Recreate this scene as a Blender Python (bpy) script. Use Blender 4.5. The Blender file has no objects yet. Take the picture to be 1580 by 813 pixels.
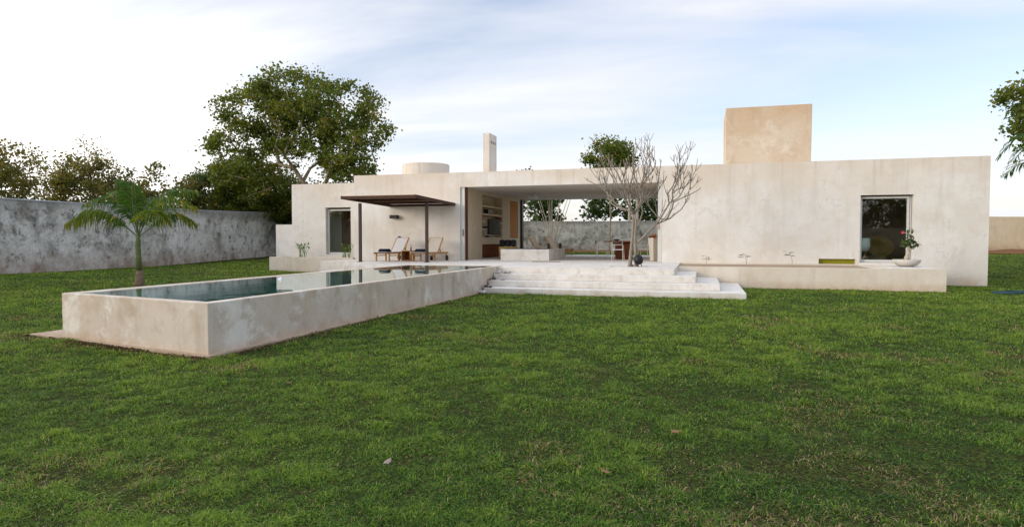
import bpy, math, random
import numpy as np
from mathutils import Vector, Matrix

# ------------------------------------------------------------------ camera, sky, sun, exposure
sc = bpy.context.scene
COL = sc.collection
R = math.radians

cd = bpy.data.cameras.new('camera'); cam = bpy.data.objects.new('camera', cd); COL.objects.link(cam)
cd.sensor_width = 36.0; cd.lens = 22.785; cd.clip_end = 3000; cd.clip_start = .05
cam.location = (0, 0, 1.6)
cam.rotation_euler = (R(90 - 2.09), 0, R(16.436))
sc.camera = cam

SUN_EL, SUN_AZ = 13.0, 232.0       # azimuth of the sun, degrees clockwise from +Y (behind and left of the camera)
SUNV = Vector((math.sin(R(SUN_AZ)) * math.cos(R(SUN_EL)), math.cos(R(SUN_AZ)) * math.cos(R(SUN_EL)), math.sin(R(SUN_EL))))
sl = bpy.data.lights.new('sun', 'SUN'); sl.energy = .85; sl.angle = R(20); sl.color = (1, .87, .72)
so = bpy.data.objects.new('sun', sl); COL.objects.link(so)
so.rotation_euler = (-SUNV).to_track_quat('-Z', 'Y').to_euler()
so.location = (-30, -30, 30)

w = bpy.data.worlds.new('World'); sc.world = w; w.use_nodes = True
nt = w.node_tree; nt.nodes.clear()
def N(t, **k):
    n = nt.nodes.new(t)
    for a, b in k.items(): setattr(n, a, b)
    return n
def wmath(op, a, b=None, c=None, clamp=False):
    n = N('ShaderNodeMath', operation=op, use_clamp=clamp)
    for i, v in enumerate((a, b, c)):
        if v is None: continue
        if hasattr(v, 'node'): nt.links.new(v, n.inputs[i])
        else: n.inputs[i].default_value = v
    return n.outputs[0]
sky = N('ShaderNodeTexSky', sky_type='NISHITA', sun_disc=False, sun_elevation=R(SUN_EL), sun_rotation=R(SUN_AZ), air_density=1.0, dust_density=1.2, ozone_density=2.0)
tc = N('ShaderNodeTexCoord')
nrm = N('ShaderNodeVectorMath', operation='NORMALIZE'); nt.links.new(tc.outputs['Generated'], nrm.inputs[0])
sep = N('ShaderNodeSeparateXYZ'); nt.links.new(nrm.outputs[0], sep.inputs[0])
zc = wmath('MAXIMUM', sep.outputs[2], 0.0)
zs = wmath('ADD', zc, .16)
cx_ = wmath('DIVIDE', sep.outputs[0], zs); cy_ = wmath('DIVIDE', sep.outputs[1], zs)
cmb = N('ShaderNodeCombineXYZ'); nt.links.new(cx_, cmb.inputs[0]); nt.links.new(cy_, cmb.inputs[1])
mp = N('ShaderNodeMapping'); mp.inputs['Rotation'].default_value = (0, 0, R(-35)); mp.inputs['Scale'].default_value = (.62, 1.5, 1); mp.inputs['Location'].default_value = (3.1, .7, 0)
nt.links.new(cmb.outputs[0], mp.inputs[0])
nz = N('ShaderNodeTexNoise'); nz.inputs['Scale'].default_value = .95; nz.inputs['Detail'].default_value = 7; nz.inputs['Roughness'].default_value = .52; nz.inputs['Distortion'].default_value = .35
nt.links.new(mp.outputs[0], nz.inputs['Vector'])
# cloud cover: thicker to the left of the view and towards the horizon
gl = N('ShaderNodeVectorMath', operation='DOT_PRODUCT'); nt.links.new(nrm.outputs[0], gl.inputs[0]); gl.inputs[1].default_value = (-.88, -.40, .06)
half = wmath('MULTIPLY_ADD', gl.outputs['Value'], .5, .5, clamp=True)
glow = wmath('MULTIPLY', wmath('POWER', half, 3.4), wmath('POWER', wmath('SUBTRACT', 1.0, zc, clamp=True), 1.3))
g2 = wmath('POWER', half, 2.0)
cov = wmath('SUBTRACT', nz.outputs[0], .50)
cov = wmath('MULTIPLY', cov, 3.0)
cov = wmath('ADD', cov, wmath('MULTIPLY', g2, .75))
hz = wmath('POWER', wmath('SUBTRACT', 1.0, zc, clamp=True), 3.5)
cov = wmath('ADD', cov, wmath('MULTIPLY', hz, .75), clamp=True)
cov = wmath('MULTIPLY_ADD', cov, .74, .26, clamp=True)
cloud = N('ShaderNodeMixRGB'); cloud.inputs[1].default_value = (.43, .436, .452, 1); cloud.inputs[2].default_value = (1.55, 1.44, 1.30, 1)
nt.links.new(glow, cloud.inputs[0])
zen = N('ShaderNodeMapRange', interpolation_type='SMOOTHSTEP'); nt.links.new(zc, zen.inputs[0])
for i_, v_ in zip((1, 2, 3, 4), (.42, .9, 1.0, 2.55)): zen.inputs[i_].default_value = v_    # thin overcast is brightest overhead
skyb = N('ShaderNodeMixRGB', blend_type='MULTIPLY'); skyb.inputs[0].default_value = 1; skyb.inputs[2].default_value = (1.0, .86, .88, 1)
nt.links.new(sky.outputs[0], skyb.inputs[1])
bg1 = N('ShaderNodeBackground'); bg1.inputs[1].default_value = .135; nt.links.new(skyb.outputs[0], bg1.inputs[0])
bg2 = N('ShaderNodeBackground'); nt.links.new(zen.outputs[0], bg2.inputs[1]); nt.links.new(cloud.outputs[0], bg2.inputs[0])
mxs = N('ShaderNodeMixShader'); nt.links.new(cov, mxs.inputs[0]); nt.links.new(bg1.outputs[0], mxs.inputs[1]); nt.links.new(bg2.outputs[0], mxs.inputs[2])
wo = N('ShaderNodeOutputWorld'); nt.links.new(mxs.outputs[0], wo.inputs[0])
sc.view_settings.view_transform = 'Standard'; sc.view_settings.look = 'None'
sc.view_settings.exposure = 1.14; sc.view_settings.gamma = 1.0; sc.view_settings.use_curve_mapping = False
sc.render.engine = 'CYCLES'
sc.cycles.max_bounces = 8; sc.cycles.transparent_max_bounces = 16; sc.cycles.diffuse_bounces = 4
sc.cycles.use_denoising = True; sc.cycles.sample_clamp_indirect = 6
sc.cycles.caustics_reflective = False; sc.cycles.caustics_refractive = False

# ------------------------------------------------------------------ mesh builder
class MB:
    def __init__(s): s.v = []; s.f = []; s.t = []
    def face(s, pts, t=0.0):
        n = len(s.v); s.v += [tuple(p) for p in pts]; s.f.append(tuple(range(n, n + len(pts)))); s.t.append(t)
    def prism(s, poly, z0, z1):
        n = len(s.v); k = len(poly)
        s.v += [(x, y, z0) for x, y in poly] + [(x, y, z1) for x, y in poly]
        s.f.append(tuple(range(n + k - 1, n - 1, -1))); s.f.append(tuple(range(n + k, n + 2 * k)))
        for i in range(k): j = (i + 1) % k; s.f.append((n + i, n + j, n + k + j, n + k + i))
        s.t += [0] * (k + 2); return s
    def box(s, x0, x1, y0, y1, z0, z1, b=0.0):
        if b <= 0: return s.prism([(x0, y0), (x1, y0), (x1, y1), (x0, y1)], z0, z1)
        # chamfered box: eight corners, three vertices each
        n = len(s.v); idx = {}
        for i, x in enumerate((x0, x1)):
            for j, y in enumerate((y0, y1)):
                for k, z in enumerate((z0, z1)):
                    sx = b if i == 0 else -b; sy = b if j == 0 else -b; sz = b if k == 0 else -b
                    for a, p in enumerate(((x, y + sy, z + sz), (x + sx, y, z + sz), (x + sx, y + sy, z))):
                        idx[i, j, k, a] = len(s.v); s.v.append(p)
        F = []
        for i in (0, 1): F.append([idx[i, j, k, 0] for j, k in ((0, 0), (1, 0), (1, 1), (0, 1))][::1 if i else -1])
        for j in (0, 1): F.append([idx[i, j, k, 1] for i, k in ((0, 0), (1, 0), (1, 1), (0, 1))][::-1 if j else 1])
        for k in (0, 1): F.append([idx[i, j, k, 2] for i, j in ((0, 0), (1, 0), (1, 1), (0, 1))][::1 if k else -1])
        for j in (0, 1):
            for k in (0, 1): F.append([idx[0, j, k, 1], idx[1, j, k, 1], idx[1, j, k, 2], idx[0, j, k, 2]])
        for i in (0, 1):
            for k in (0, 1): F.append([idx[i, 0, k, 0], idx[i, 1, k, 0], idx[i, 1, k, 2], idx[i, 0, k, 2]])
        for i in (0, 1):
            for j in (0, 1): F.append([idx[i, j, 0, 0], idx[i, j, 1, 0], idx[i, j, 1, 1], idx[i, j, 0, 1]])
        for i in (0, 1):
            for j in (0, 1):
                for k in (0, 1): F.append([idx[i, j, k, 0], idx[i, j, k, 1], idx[i, j, k, 2]])
        s.f += [tuple(f) for f in F]; s.t += [0] * len(F); s.fix = True; return s
    def obox(s, c, ax, ay, az, hx, hy, hz):          # oriented box
        c = Vector(c); n = len(s.v)
        for k in (-1, 1):
            for i, j in ((-1, -1), (1, -1), (1, 1), (-1, 1)): s.v.append(tuple(c + ax * hx * i + ay * hy * j + az * hz * k))
        s.f += [(n + 3, n + 2, n + 1, n), (n + 4, n + 5, n + 6, n + 7)] + [(n + i, n + (i + 1) % 4, n + 4 + (i + 1) % 4, n + 4 + i) for i in range(4)]
        s.t += [0] * 6; return s
    def bar(s, p, q, wdt, h, up=(0, 0, 1)):
        p = Vector(p); q = Vector(q); az = (q - p); L = az.length; az.normalize()
        ax = az.cross(Vector(up))
        if ax.length < 1e-4: ax = Vector((1, 0, 0))
        ax.normalize(); ay = az.cross(ax)
        return s.obox((p + q) / 2, ax, ay, az, wdt / 2, h / 2, L / 2)
    def tube(s, pts, rad, n=8, cap=True):
        pts = [Vector(p) for p in pts]; m = len(pts)
        if not hasattr(rad, '__len__'): rad = [rad] * m
        d0 = (pts[1] - pts[0]).normalized(); a = d0.orthogonal().normalized(); base = len(s.v)
        for i in range(m):
            d = (pts[min(i + 1, m - 1)] - pts[max(i - 1, 0)]).normalized()
            a = (a - d * a.dot(d)).normalized(); b = d.cross(a)
            for k in range(n):
                t = 2 * math.pi * k / n; s.v.append(tuple(pts[i] + (a * math.cos(t) + b * math.sin(t)) * rad[i]))
        for i in range(m - 1):
            for k in range(n):
                k2 = (k + 1) % n; s.f.append((base + i * n + k, base + i * n + k2, base + (i + 1) * n + k2, base + (i + 1) * n + k)); s.t.append(0)
        if cap:
            s.f.append(tuple(base + k for k in range(n))[::-1]); s.f.append(tuple(base + (m - 1) * n + k for k in range(n))); s.t += [0, 0]
        return s
    def lathe(s, prof, c=(0, 0, 0), n=24):           # profile of (r, z)
        base = len(s.v); m = len(prof)
        for r, z in prof:
            for k in range(n): t = 2 * math.pi * k / n; s.v.append((c[0] + r * math.cos(t), c[1] + r * math.sin(t), c[2] + z))
        for i in range(m - 1):
            for k in range(n):
                k2 = (k + 1) % n; s.f.append((base + i * n + k, base + i * n + k2, base + (i + 1) * n + k2, base + (i + 1) * n + k)); s.t.append(0)
        s.f.append(tuple(base + k for k in range(n))[::-1]); s.f.append(tuple(base + (m - 1) * n + k for k in range(n))); s.t += [0, 0]
        return s
    def shift(s, d): s.v = [(x - d[0], y - d[1], z - d[2]) for x, y, z in s.v]; return s
    def build(s, name, mat, parent=None, local=False, smooth=False, bevel=0, attr=False, label=None):
        loc = Vector((0, 0, 0))
        if parent is not None and not local:
            p = parent
            while p: loc += Vector(p.location); p = p.parent
            s.shift(loc)
        me = bpy.data.meshes.new(name); me.from_pydata(s.v, [], s.f); me.materials.append(mat)
        if attr:
            at = me.attributes.new('rnd', 'FLOAT', 'FACE'); at.data.foreach_set('value', s.t)
        if getattr(s, 'fix', False):
            import bmesh
            bm = bmesh.new(); bm.from_mesh(me); bmesh.ops.recalc_face_normals(bm, faces=bm.faces); bm.to_mesh(me); bm.free()
        if smooth: me.shade_smooth()
        o = bpy.data.objects.new(name, me); COL.objects.link(o)
        if parent is not None: o.parent = parent
        if bevel:
            md = o.modifiers.new('bevel', 'BEVEL'); md.width = bevel; md.segments = 2; md.limit_method = 'ANGLE'
        if label: o['label'] = label
        return o

def np_mesh(name, V, F, mat, parent=None, rnd=None, smooth=False):     # V (n,3), F (m,k) arrays: fast path
    me = bpy.data.meshes.new(name); n, (m, k) = len(V), F.shape
    me.vertices.add(n); me.vertices.foreach_set('co', V.astype(np.float32).ravel())
    me.loops.add(m * k); me.loops.foreach_set('vertex_index', F.astype(np.int32).ravel())
    me.polygons.add(m); me.polygons.foreach_set('loop_start', np.arange(0, m * k, k, dtype=np.int32))
    me.update(calc_edges=True); me.materials.append(mat)
    if rnd is not None:
        at = me.attributes.new('rnd', 'FLOAT', 'FACE'); at.data.foreach_set('value', rnd.astype(np.float32))
    if smooth: me.shade_smooth()
    o = bpy.data.objects.new(name, me); COL.objects.link(o)
    if parent is not None: o.parent = parent
    return o

def thing(name, label, cat, loc=(0, 0, 0), rz=0, group=None):
    o = bpy.data.objects.new(name, None); COL.objects.link(o); o.location = loc; o.rotation_euler = (0, 0, rz)
    o.empty_display_size = .2; o['label'] = label; o['category'] = cat
    if group: o['group'] = group
    return o
def tag(o, label, cat, group=None):
    o['label'] = label; o['category'] = cat
    if group: o['group'] = group
    return o
def struct(o): o['kind'] = 'structure'; return o
def copy_tree(o, parent=None):
    c = o.copy(); COL.objects.link(c); c.parent = parent
    for ch in o.children: copy_tree(ch, c)
    return c

# ------------------------------------------------------------------ materials
class Mat:
    def __init__(s, name, rough=.8, spec=.3):
        s.m = bpy.data.materials.new(name); s.m.use_nodes = True; s.t = s.m.node_tree
        s.b = s.t.nodes['Principled BSDF']; s.out = s.t.nodes['Material Output']
        s.b.inputs['Roughness'].default_value = rough; s.b.inputs['Specular IOR Level'].default_value = spec
        s.tc = s.t.nodes.new('ShaderNodeTexCoord')
        g = s.t.nodes.new('ShaderNodeNewGeometry'); s.pos = g.outputs['Position']; s.geo = g
    def n(s, t, **k):
        n = s.t.nodes.new(t)
        for a, b in k.items(): setattr(n, a, b)
        return n
    def L(s, a, b): s.t.links.new(a, b)
    def noise(s, scale, detail=5, rough=.55, vec=None, sc3=None, dist=0.0, seed=0):
        n = s.n('ShaderNodeTexNoise'); n.inputs['Scale'].default_value = scale; n.inputs['Detail'].default_value = detail
        n.inputs['Roughness'].default_value = rough; n.inputs['Distortion'].default_value = dist
        v = vec or s.pos
        mp = s.n('ShaderNodeMapping'); mp.inputs['Location'].default_value = (seed * 7.3, seed * 3.1, seed * 5.7)
        if sc3: mp.inputs['Scale'].default_value = sc3
        s.L(v, mp.inputs[0]); s.L(mp.outputs[0], n.inputs['Vector']); return n.outputs[0]
    def ramp(s, fac, stops, interp='LINEAR'):
        n = s.n('ShaderNodeValToRGB'); e = n.color_ramp.elements; n.color_ramp.interpolation = interp
        while len(e) < len(stops): e.new(.5)
        for i, (p, c) in enumerate(stops):
            e[i].position = p; e[i].color = (c if hasattr(c, '__len__') else (c, c, c)) + (1,) if not hasattr(c, '__len__') or len(c) == 3 else c
        s.L(fac, n.inputs[0]); return n.outputs[0]
    def mix(s, fac, a, b, mode='MIX'):
        n = s.n('ShaderNodeMixRGB', blend_type=mode)
        for i, v in enumerate((fac, a, b)):
            if hasattr(v, 'node'): s.L(v, n.inputs[i])
            elif hasattr(v, '__len__'): n.inputs[i].default_value = tuple(v) + (1,) if len(v) == 3 else v
            else: n.inputs[i].default_value = v if i == 0 else (v, v, v, 1)
        return n.outputs[0]
    def math(s, op, a, b=None, clamp=False):
        n = s.n('ShaderNodeMath', operation=op, use_clamp=clamp)
        for i, v in enumerate((a, b)):
            if v is None: continue
            if hasattr(v, 'node'): s.L(v, n.inputs[i])
            else: n.inputs[i].default_value = v
        return n.outputs[0]
    def z(s): n = s.n('ShaderNodeSeparateXYZ'); s.L(s.pos, n.inputs[0]); return n.outputs
    def col(s, c):
        if hasattr(c, 'node'): s.L(c, s.b.inputs['Base Color'])
        else: s.b.inputs['Base Color'].default_value = tuple(c) + (1,)
        return s
    def bump(s, h, strength=.3, dist=.02):
        n = s.n('ShaderNodeBump'); n.inputs['Strength'].default_value = strength; n.inputs['Distance'].default_value = dist
        s.L(h, n.inputs['Height']); s.L(n.outputs[0], s.b.inputs['Normal']); return s

def stucco(name, a, b, c, dirt=(.46, .30, .18), dirt_z=None, seed=0, stain=.5, blotch=.55, streak=.35, top=None):
    m = Mat(name, .85, .2)
    n1 = m.noise(.55, 6, .6, seed=seed, dist=.6); n2 = m.noise(2.6, 7, .65, seed=seed + 2, dist=.3); n3 = m.noise(14, 4, .6, seed=seed + 4)
    cl = m.mix(m.ramp(n1, [(.36, 0.0), (.66, 1.0)]), a, b)
    cl = m.mix(m.math('MULTIPLY', m.ramp(n2, [(.48, 0.0), (.72, 1.0)]), blotch), cl, c)
    st = m.noise(1.3, 5, .6, sc3=(2.2, 2.2, .22), seed=seed + 6)          # rain streaks running down
    cl = m.mix(m.math('MULTIPLY', m.ramp(st, [(.52, 0.0), (.75, 1.0)]), streak), cl, tuple(x * .72 for x in c))
    lt = m.noise(1.25, 9, .72, seed=seed + 8, dist=.45)                     # chalky lime bloom
    cl = m.mix(m.math('MULTIPLY', m.ramp(lt, [(.54, 0.0), (.64, 1.0)]), stain), cl, (.80, .77, .72))
    cl = m.mix(m.math('MULTIPLY', m.ramp(n3, [(.35, 0.0), (.7, 1.0)]), .12), cl, tuple(x * .7 for x in a))
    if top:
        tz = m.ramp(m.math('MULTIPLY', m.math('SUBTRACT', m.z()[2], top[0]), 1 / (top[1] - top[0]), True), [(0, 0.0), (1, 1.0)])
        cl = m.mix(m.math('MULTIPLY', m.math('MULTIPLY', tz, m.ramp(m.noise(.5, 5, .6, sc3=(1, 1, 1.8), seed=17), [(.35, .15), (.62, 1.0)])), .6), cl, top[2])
    if dirt_z is not None:
        z0, z1 = dirt_z
        zz = m.math('MULTIPLY_ADD', m.z()[2], -1 / (z1 - z0), False)
        mm = m.t.nodes[-1]; mm.inputs[2].default_value = z1 / (z1 - z0)
        dz = m.math('MULTIPLY', m.math('MAXIMUM', zz, 0.0), m.ramp(n2, [(.3, .25), (.62, 1.0)]), True)
        cl = m.mix(m.math('MULTIPLY', dz, .75), cl, dirt)
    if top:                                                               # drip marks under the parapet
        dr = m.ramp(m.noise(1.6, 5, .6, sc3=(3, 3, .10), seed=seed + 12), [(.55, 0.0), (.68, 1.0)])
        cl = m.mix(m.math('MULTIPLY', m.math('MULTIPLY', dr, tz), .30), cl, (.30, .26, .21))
    vo = m.n('ShaderNodeTexVoronoi', feature='DISTANCE_TO_EDGE'); vo.inputs['Scale'].default_value = .45      # hairline cracks
    wv = m.n('ShaderNodeVectorMath', operation='MULTIPLY_ADD'); nn_ = m.n('ShaderNodeTexNoise'); nn_.inputs['Scale'].default_value = 1.4; nn_.inputs['Detail'].default_value = 6; m.L(m.pos, nn_.inputs['Vector'])
    m.L(nn_.outputs['Color'], wv.inputs[0]); wv.inputs[1].default_value = (1.6, 1.6, 1.6); m.L(m.pos, wv.inputs[2]); m.L(wv.outputs[0], vo.inputs['Vector'])
    cl = m.mix(m.math('MULTIPLY', m.ramp(vo.outputs['Distance'], [(.0, 1.0), (.006, 0.0)]), m.math('MULTIPLY', m.ramp(n1, [(.5, 0.0), (.56, 1.0)]), .28)), cl, (.28, .24, .2))
    m.col(cl); m.bump(m.mix(.35, n2, n3), .35, .02)
    return m.m

M = {}
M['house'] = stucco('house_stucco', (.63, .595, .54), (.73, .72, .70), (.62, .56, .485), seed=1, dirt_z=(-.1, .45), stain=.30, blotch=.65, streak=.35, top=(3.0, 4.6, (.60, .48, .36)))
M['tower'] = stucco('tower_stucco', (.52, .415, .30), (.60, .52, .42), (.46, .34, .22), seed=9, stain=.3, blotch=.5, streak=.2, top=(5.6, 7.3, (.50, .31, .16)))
M['pool'] = stucco('pool_stucco', (.57, .475, .375), (.64, .575, .50), (.43, .345, .25), seed=3, dirt_z=(-.02, .16), stain=.75, blotch=.85, streak=.5)
M['ledge'] = stucco('ledge_stucco', (.64, .57, .47), (.69, .64, .56), (.58, .48, .37), seed=5, dirt_z=(-.02, .28), stain=.3)
M['terrace'] = stucco('terrace_cement', (.64, .615, .575), (.72, .70, .67), (.50, .43, .35), seed=7, stain=.4, blotch=.85, streak=.3, dirt=(.42, .34, .25), dirt_z=(-.05, .12))
M['interior'] = stucco('interior_plaster', (.60, .50, .36), (.66, .57, .44), (.56, .46, .31), seed=11, stain=.1, blotch=.3, streak=.15)
M['footing'] = stucco('footing_concrete', (.42, .31, .22), (.50, .40, .31), (.34, .24, .165), seed=13, stain=.15, streak=0)
M['ochre'] = stucco('ochre_wall', (.60, .48, .33), (.66, .56, .42), (.5, .39, .26), seed=15, dirt_z=(.5, 1.3), stain=.1, dirt=(.25, .14, .07))

def grey_wall(k_=1.0):
    m = Mat('old_grey_render', .95, .1)
    a = m.noise(.38, 12, .74, seed=1, dist=.3); b = m.noise(2.0, 10, .78, seed=2, dist=.3); c = m.noise(9, 6, .65, seed=3)
    cl = m.ramp(a, [(.33, (.14, .13, .11)), (.42, (.42, .40, .36)), (.51, (.68, .655, .62)), (.62, (.82, .80, .76))])
    cl = m.mix(m.ramp(b, [(.53, 0.0), (.60, .85)]), cl, (.12, .112, .095))
    cl = m.mix(m.ramp(m.noise(1.0, 10, .75, seed=6, dist=.1), [(.51, 0.0), (.60, .75)]), cl, (.80, .79, .77))
    cl = m.mix(m.math('MULTIPLY', m.ramp(c, [(.4, 0.0), (.65, 1.0)]), .32), cl, (.22, .20, .17))
    cl = m.mix(m.ramp(m.noise(1.1, 8, .68, sc3=(1.6, 1.6, .5), seed=5), [(.53, 0.0), (.70, .45)]), cl, (.08, .08, .075))
    zz = m.math('SUBTRACT', 1.2, m.z()[2]); zz = m.math('MULTIPLY', m.math('MAXIMUM', zz, 0.0), m.ramp(b, [(.35, .3), (.6, 1.2)]), True)
    cl = m.mix(m.math('MULTIPLY', zz, .75), cl, (.32, .22, .16))
    tz = m.ramp(m.math('ADD', m.math('SUBTRACT', m.z()[2], 2.4), m.math('MULTIPLY', b, .5)), [(.55, 0.0), (1.0, .55)])
    cl = m.mix(tz, cl, (.22, .215, .20))
    if k_ < 1: cl = m.mix(1, cl, (k_ * .95, k_, k_ * .97), 'MULTIPLY')      # rear wall: shade put into the colour against sky and low sun
    m.col(cl); m.bump(m.mix(.5, b, c), .9, .05); return m.m
M['greywall'] = grey_wall()
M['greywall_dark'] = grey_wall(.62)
M['coping'] = Mat('wall_coping', .9).col((.5, .53, .58)).m

def wood(name, a, b, rough=.6, sc3=(3, 3, 14)):
    m = Mat(name, rough, .08); n = m.noise(3, 6, .6, vec=m.tc.outputs['Object'], sc3=sc3)
    m.col(m.mix(m.ramp(n, [(.3, 0.0), (.7, 1.0)]), a, b)); m.bump(n, .2, .004); return m.m
M['teak'] = wood('teak', (.34, .17, .07), (.46, .27, .13))
M['darkwood'] = wood('dark_wood', (.13, .04, .018), (.23, .08, .035), .9)
M['redwood'] = wood('red_brown_wood', (.07, .022, .012), (.13, .045, .022), .9)
M['doorwood'] = wood('door_wood', (.40, .17, .055), (.52, .26, .10), .9)
M['beam'] = wood('pergola_timber', (.055, .028, .022), (.10, .055, .042), .6)
M['slat'] = wood('pergola_cane', (.34, .22, .12), (.52, .37, .23), .8, (14, 3, 3))
def plain(name, c, rough=.6, spec=.3, metal=0.0, var=.12):
    m = Mat(name, rough, spec); n = m.noise(6, 4, .6, vec=m.tc.outputs['Object'])
    m.col(m.mix(n, tuple(x * (1 - var) for x in c), tuple(min(1, x * (1 + var)) for x in c))); m.b.inputs['Metallic'].default_value = metal; return m.m
M['steel'] = plain('rusty_brown_steel', (.055, .028, .025), .55)
M['white'] = plain('white_aluminium', (.56, .57, .55), .45, .4, 0, .04)
M['black'] = plain('black_plastic', (.012, .012, .013), .4)
M['navy'] = plain('navy_towel', (.012, .018, .035), .95, .1)
M['canvas'] = plain('canvas_mesh', (.55, .52, .46), .9, .1)
M['canvas2'] = plain('canvas_grey', (.56, .56, .58), .9, .1)
M['browncanvas'] = plain('brown_canvas', (.42, .33, .23), .9, .1)
M['rubber'] = plain('rubber', (.03, .02, .015), .8)
M['soil'] = plain('soil', (.36, .28, .20), 1, .05, 0, .4)
M['lime'] = plain('lime_paint', (.28, .26, .012), .6)
M['yellow'] = plain('yellow_cushion', (.48, .33, .10), .9)
M['pot'] = stucco('stone_pot', (.5, .48, .43), (.56, .54, .5), (.4, .38, .33), seed=21, stain=.2)
M['rock'] = plain('stones', (.32, .29, .27), .9, .2, 0, .5)
M['whiteplastic'] = plain('white_moulded_plastic', (.75, .78, .82), .35, .5, 0, .03)
M['rattan'] = plain('yellow_rattan', (.42, .27, .06), .7, .3, 0, .3)
M['mat'] = plain('jute_mat', (.26, .17, .10), 1, .05)
M['hose'] = plain('blue_green_hose', (.012, .05, .06), .45)
M['petal'] = plain('pink_petal', (.75, .06, .12), .6)
M['orange'] = plain('orange_leaf', (.30, .12, .05), .7)
M['screen'] = plain('tv_screen', (.015, .018, .02), .15, .6)
M['blueclip'] = plain('blue_cloth', (.05, .13, .18), .8)
M['bark'] = None
def bark(name, a, b, sc3=(6, 6, 1.5)):
    m = Mat(name, .95, .1); n = m.noise(3, 7, .65, sc3=sc3); m.col(m.mix(m.ramp(n, [(.35, 0.0), (.65, 1.0)]), a, b)); m.bump(n, .7, .03); return m.m
M['bark'] = bark('grey_brown_bark', (.22, .17, .12), (.46, .38, .29))
M['darkbark'] = bark('dark_bark', (.05, .035, .025), (.14, .10, .075))
M['palebark'] = bark('pale_bark', (.32, .27, .21), (.52, .46, .38))
M['frangibark'] = bark('frangipani_bark', (.17, .145, .12), (.34, .30, .25), (9, 9, 5))
M['palmtrunk'] = bark('palm_trunk_bark', (.09, .12, .045), (.17, .20, .09), (2, 2, 12))
M['palmbase'] = bark('palm_base', (.10, .07, .05), (.24, .18, .12), (5, 5, 8))

def leafmat(name, stops, trans=.45, rough=.45):
    m = Mat(name, rough, .25); at = m.n('ShaderNodeAttribute', attribute_name='rnd')
    cl = m.ramp(at.outputs['Fac'], stops)
    m.col(cl)
    tr = m.n('ShaderNodeBsdfTranslucent'); m.L(m.mix(1, cl, (1.5, 1.35, .6), 'MULTIPLY'), tr.inputs[0])
    mx = m.n('ShaderNodeMixShader'); mx.inputs[0].default_value = trans
    m.L(m.b.outputs[0], mx.inputs[1]); m.L(tr.outputs[0], mx.inputs[2]); m.L(mx.outputs[0], m.out.inputs[0]); return m.m
M['leaf'] = leafmat('broad_leaf', [(0, (.05, .085, .014)), (.5, (.11, .155, .022)), (.85, (.19, .20, .035)), (1, (.30, .21, .05))])
M['leafdry'] = leafmat('olive_leaf', [(0, (.065, .08, .022)), (.5, (.13, .135, .034)), (.85, (.20, .17, .05)), (1, (.32, .20, .07))])
M['leafdark'] = leafmat('dark_leaf', [(0, (.022, .05, .015)), (.5, (.045, .085, .022)), (1, (.085, .13, .03))])
M['palmleaf'] = leafmat('palm_leaflet', [(0, (.02, .07, .014)), (.6, (.055, .13, .02)), (.85, (.15, .19, .03)), (1, (.40, .32, .04))])
M['plantleaf'] = leafmat('garden_leaf', [(0, (.06, .14, .03)), (.7, (.13, .22, .05)), (1, (.42, .38, .08))])
M['grass'] = leafmat('grass_blade', [(0, (.022, .06, .012)), (.33, (.085, .175, .018)), (.64, (.155, .28, .025)), (.89, (.29, .38, .045)), (.91, (.16, .10, .05)), (.955, (.32, .22, .11)), (1, (.50, .39, .24))], .35, .6)

def schlick(m, f0, pw=5.0):        # reflectance of a smooth surface, the same from both sides
    dt = m.n('ShaderNodeVectorMath', operation='DOT_PRODUCT'); m.L(m.geo.outputs['Normal'], dt.inputs[0]); m.L(m.geo.outputs['Incoming'], dt.inputs[1])
    c = m.math('ABSOLUTE', dt.outputs['Value']); q_ = m.math('POWER', m.math('SUBTRACT', 1.0, c, True), pw)
    return m.math('ADD', m.math('MULTIPLY', q_, 1 - f0), f0, True)
def glass(name, tint=(.86, .92, .9), lo=.07):
    m = Mat(name); f = schlick(m, .05)
    tr = m.n('ShaderNodeBsdfTransparent'); tr.inputs[0].default_value = tint + (1,)
    gl = m.n('ShaderNodeBsdfGlossy'); gl.inputs['Roughness'].default_value = .01
    mx = m.n('ShaderNodeMixShader'); m.L(f, mx.inputs[0]); m.L(tr.outputs[0], mx.inputs[1]); m.L(gl.outputs[0], mx.inputs[2]); m.L(mx.outputs[0], m.out.inputs[0]); return m.m
M['glass'] = glass('window_glass')
def water():
    m = Mat('pool_water'); f = schlick(m, .06, 2.4)
    n = m.noise(1.2, 3, .5, dist=.3); bp = m.n('ShaderNodeBump'); bp.inputs['Strength'].default_value = .06; bp.inputs['Distance'].default_value = .05; m.L(n, bp.inputs['Height'])
    tr = m.n('ShaderNodeBsdfTransparent'); tr.inputs[0].default_value = (.70, .94, .92, 1)
    gl = m.n('ShaderNodeBsdfGlossy'); gl.inputs['Roughness'].default_value = .015; m.L(bp.outputs[0], gl.inputs['Normal'])
    gl.inputs[0].default_value = (.93, .98, .98, 1)
    mx = m.n('ShaderNodeMixShader'); m.L(f, mx.inputs[0]); m.L(tr.outputs[0], mx.inputs[1]); m.L(gl.outputs[0], mx.inputs[2]); m.L(mx.outputs[0], m.out.inputs[0]); return m.m
M['water'] = water()
M['basin'] = stucco('basin_plaster', (.36, .72, .69), (.42, .77, .74), (.32, .66, .63), seed=31, stain=.05, streak=0)

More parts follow.
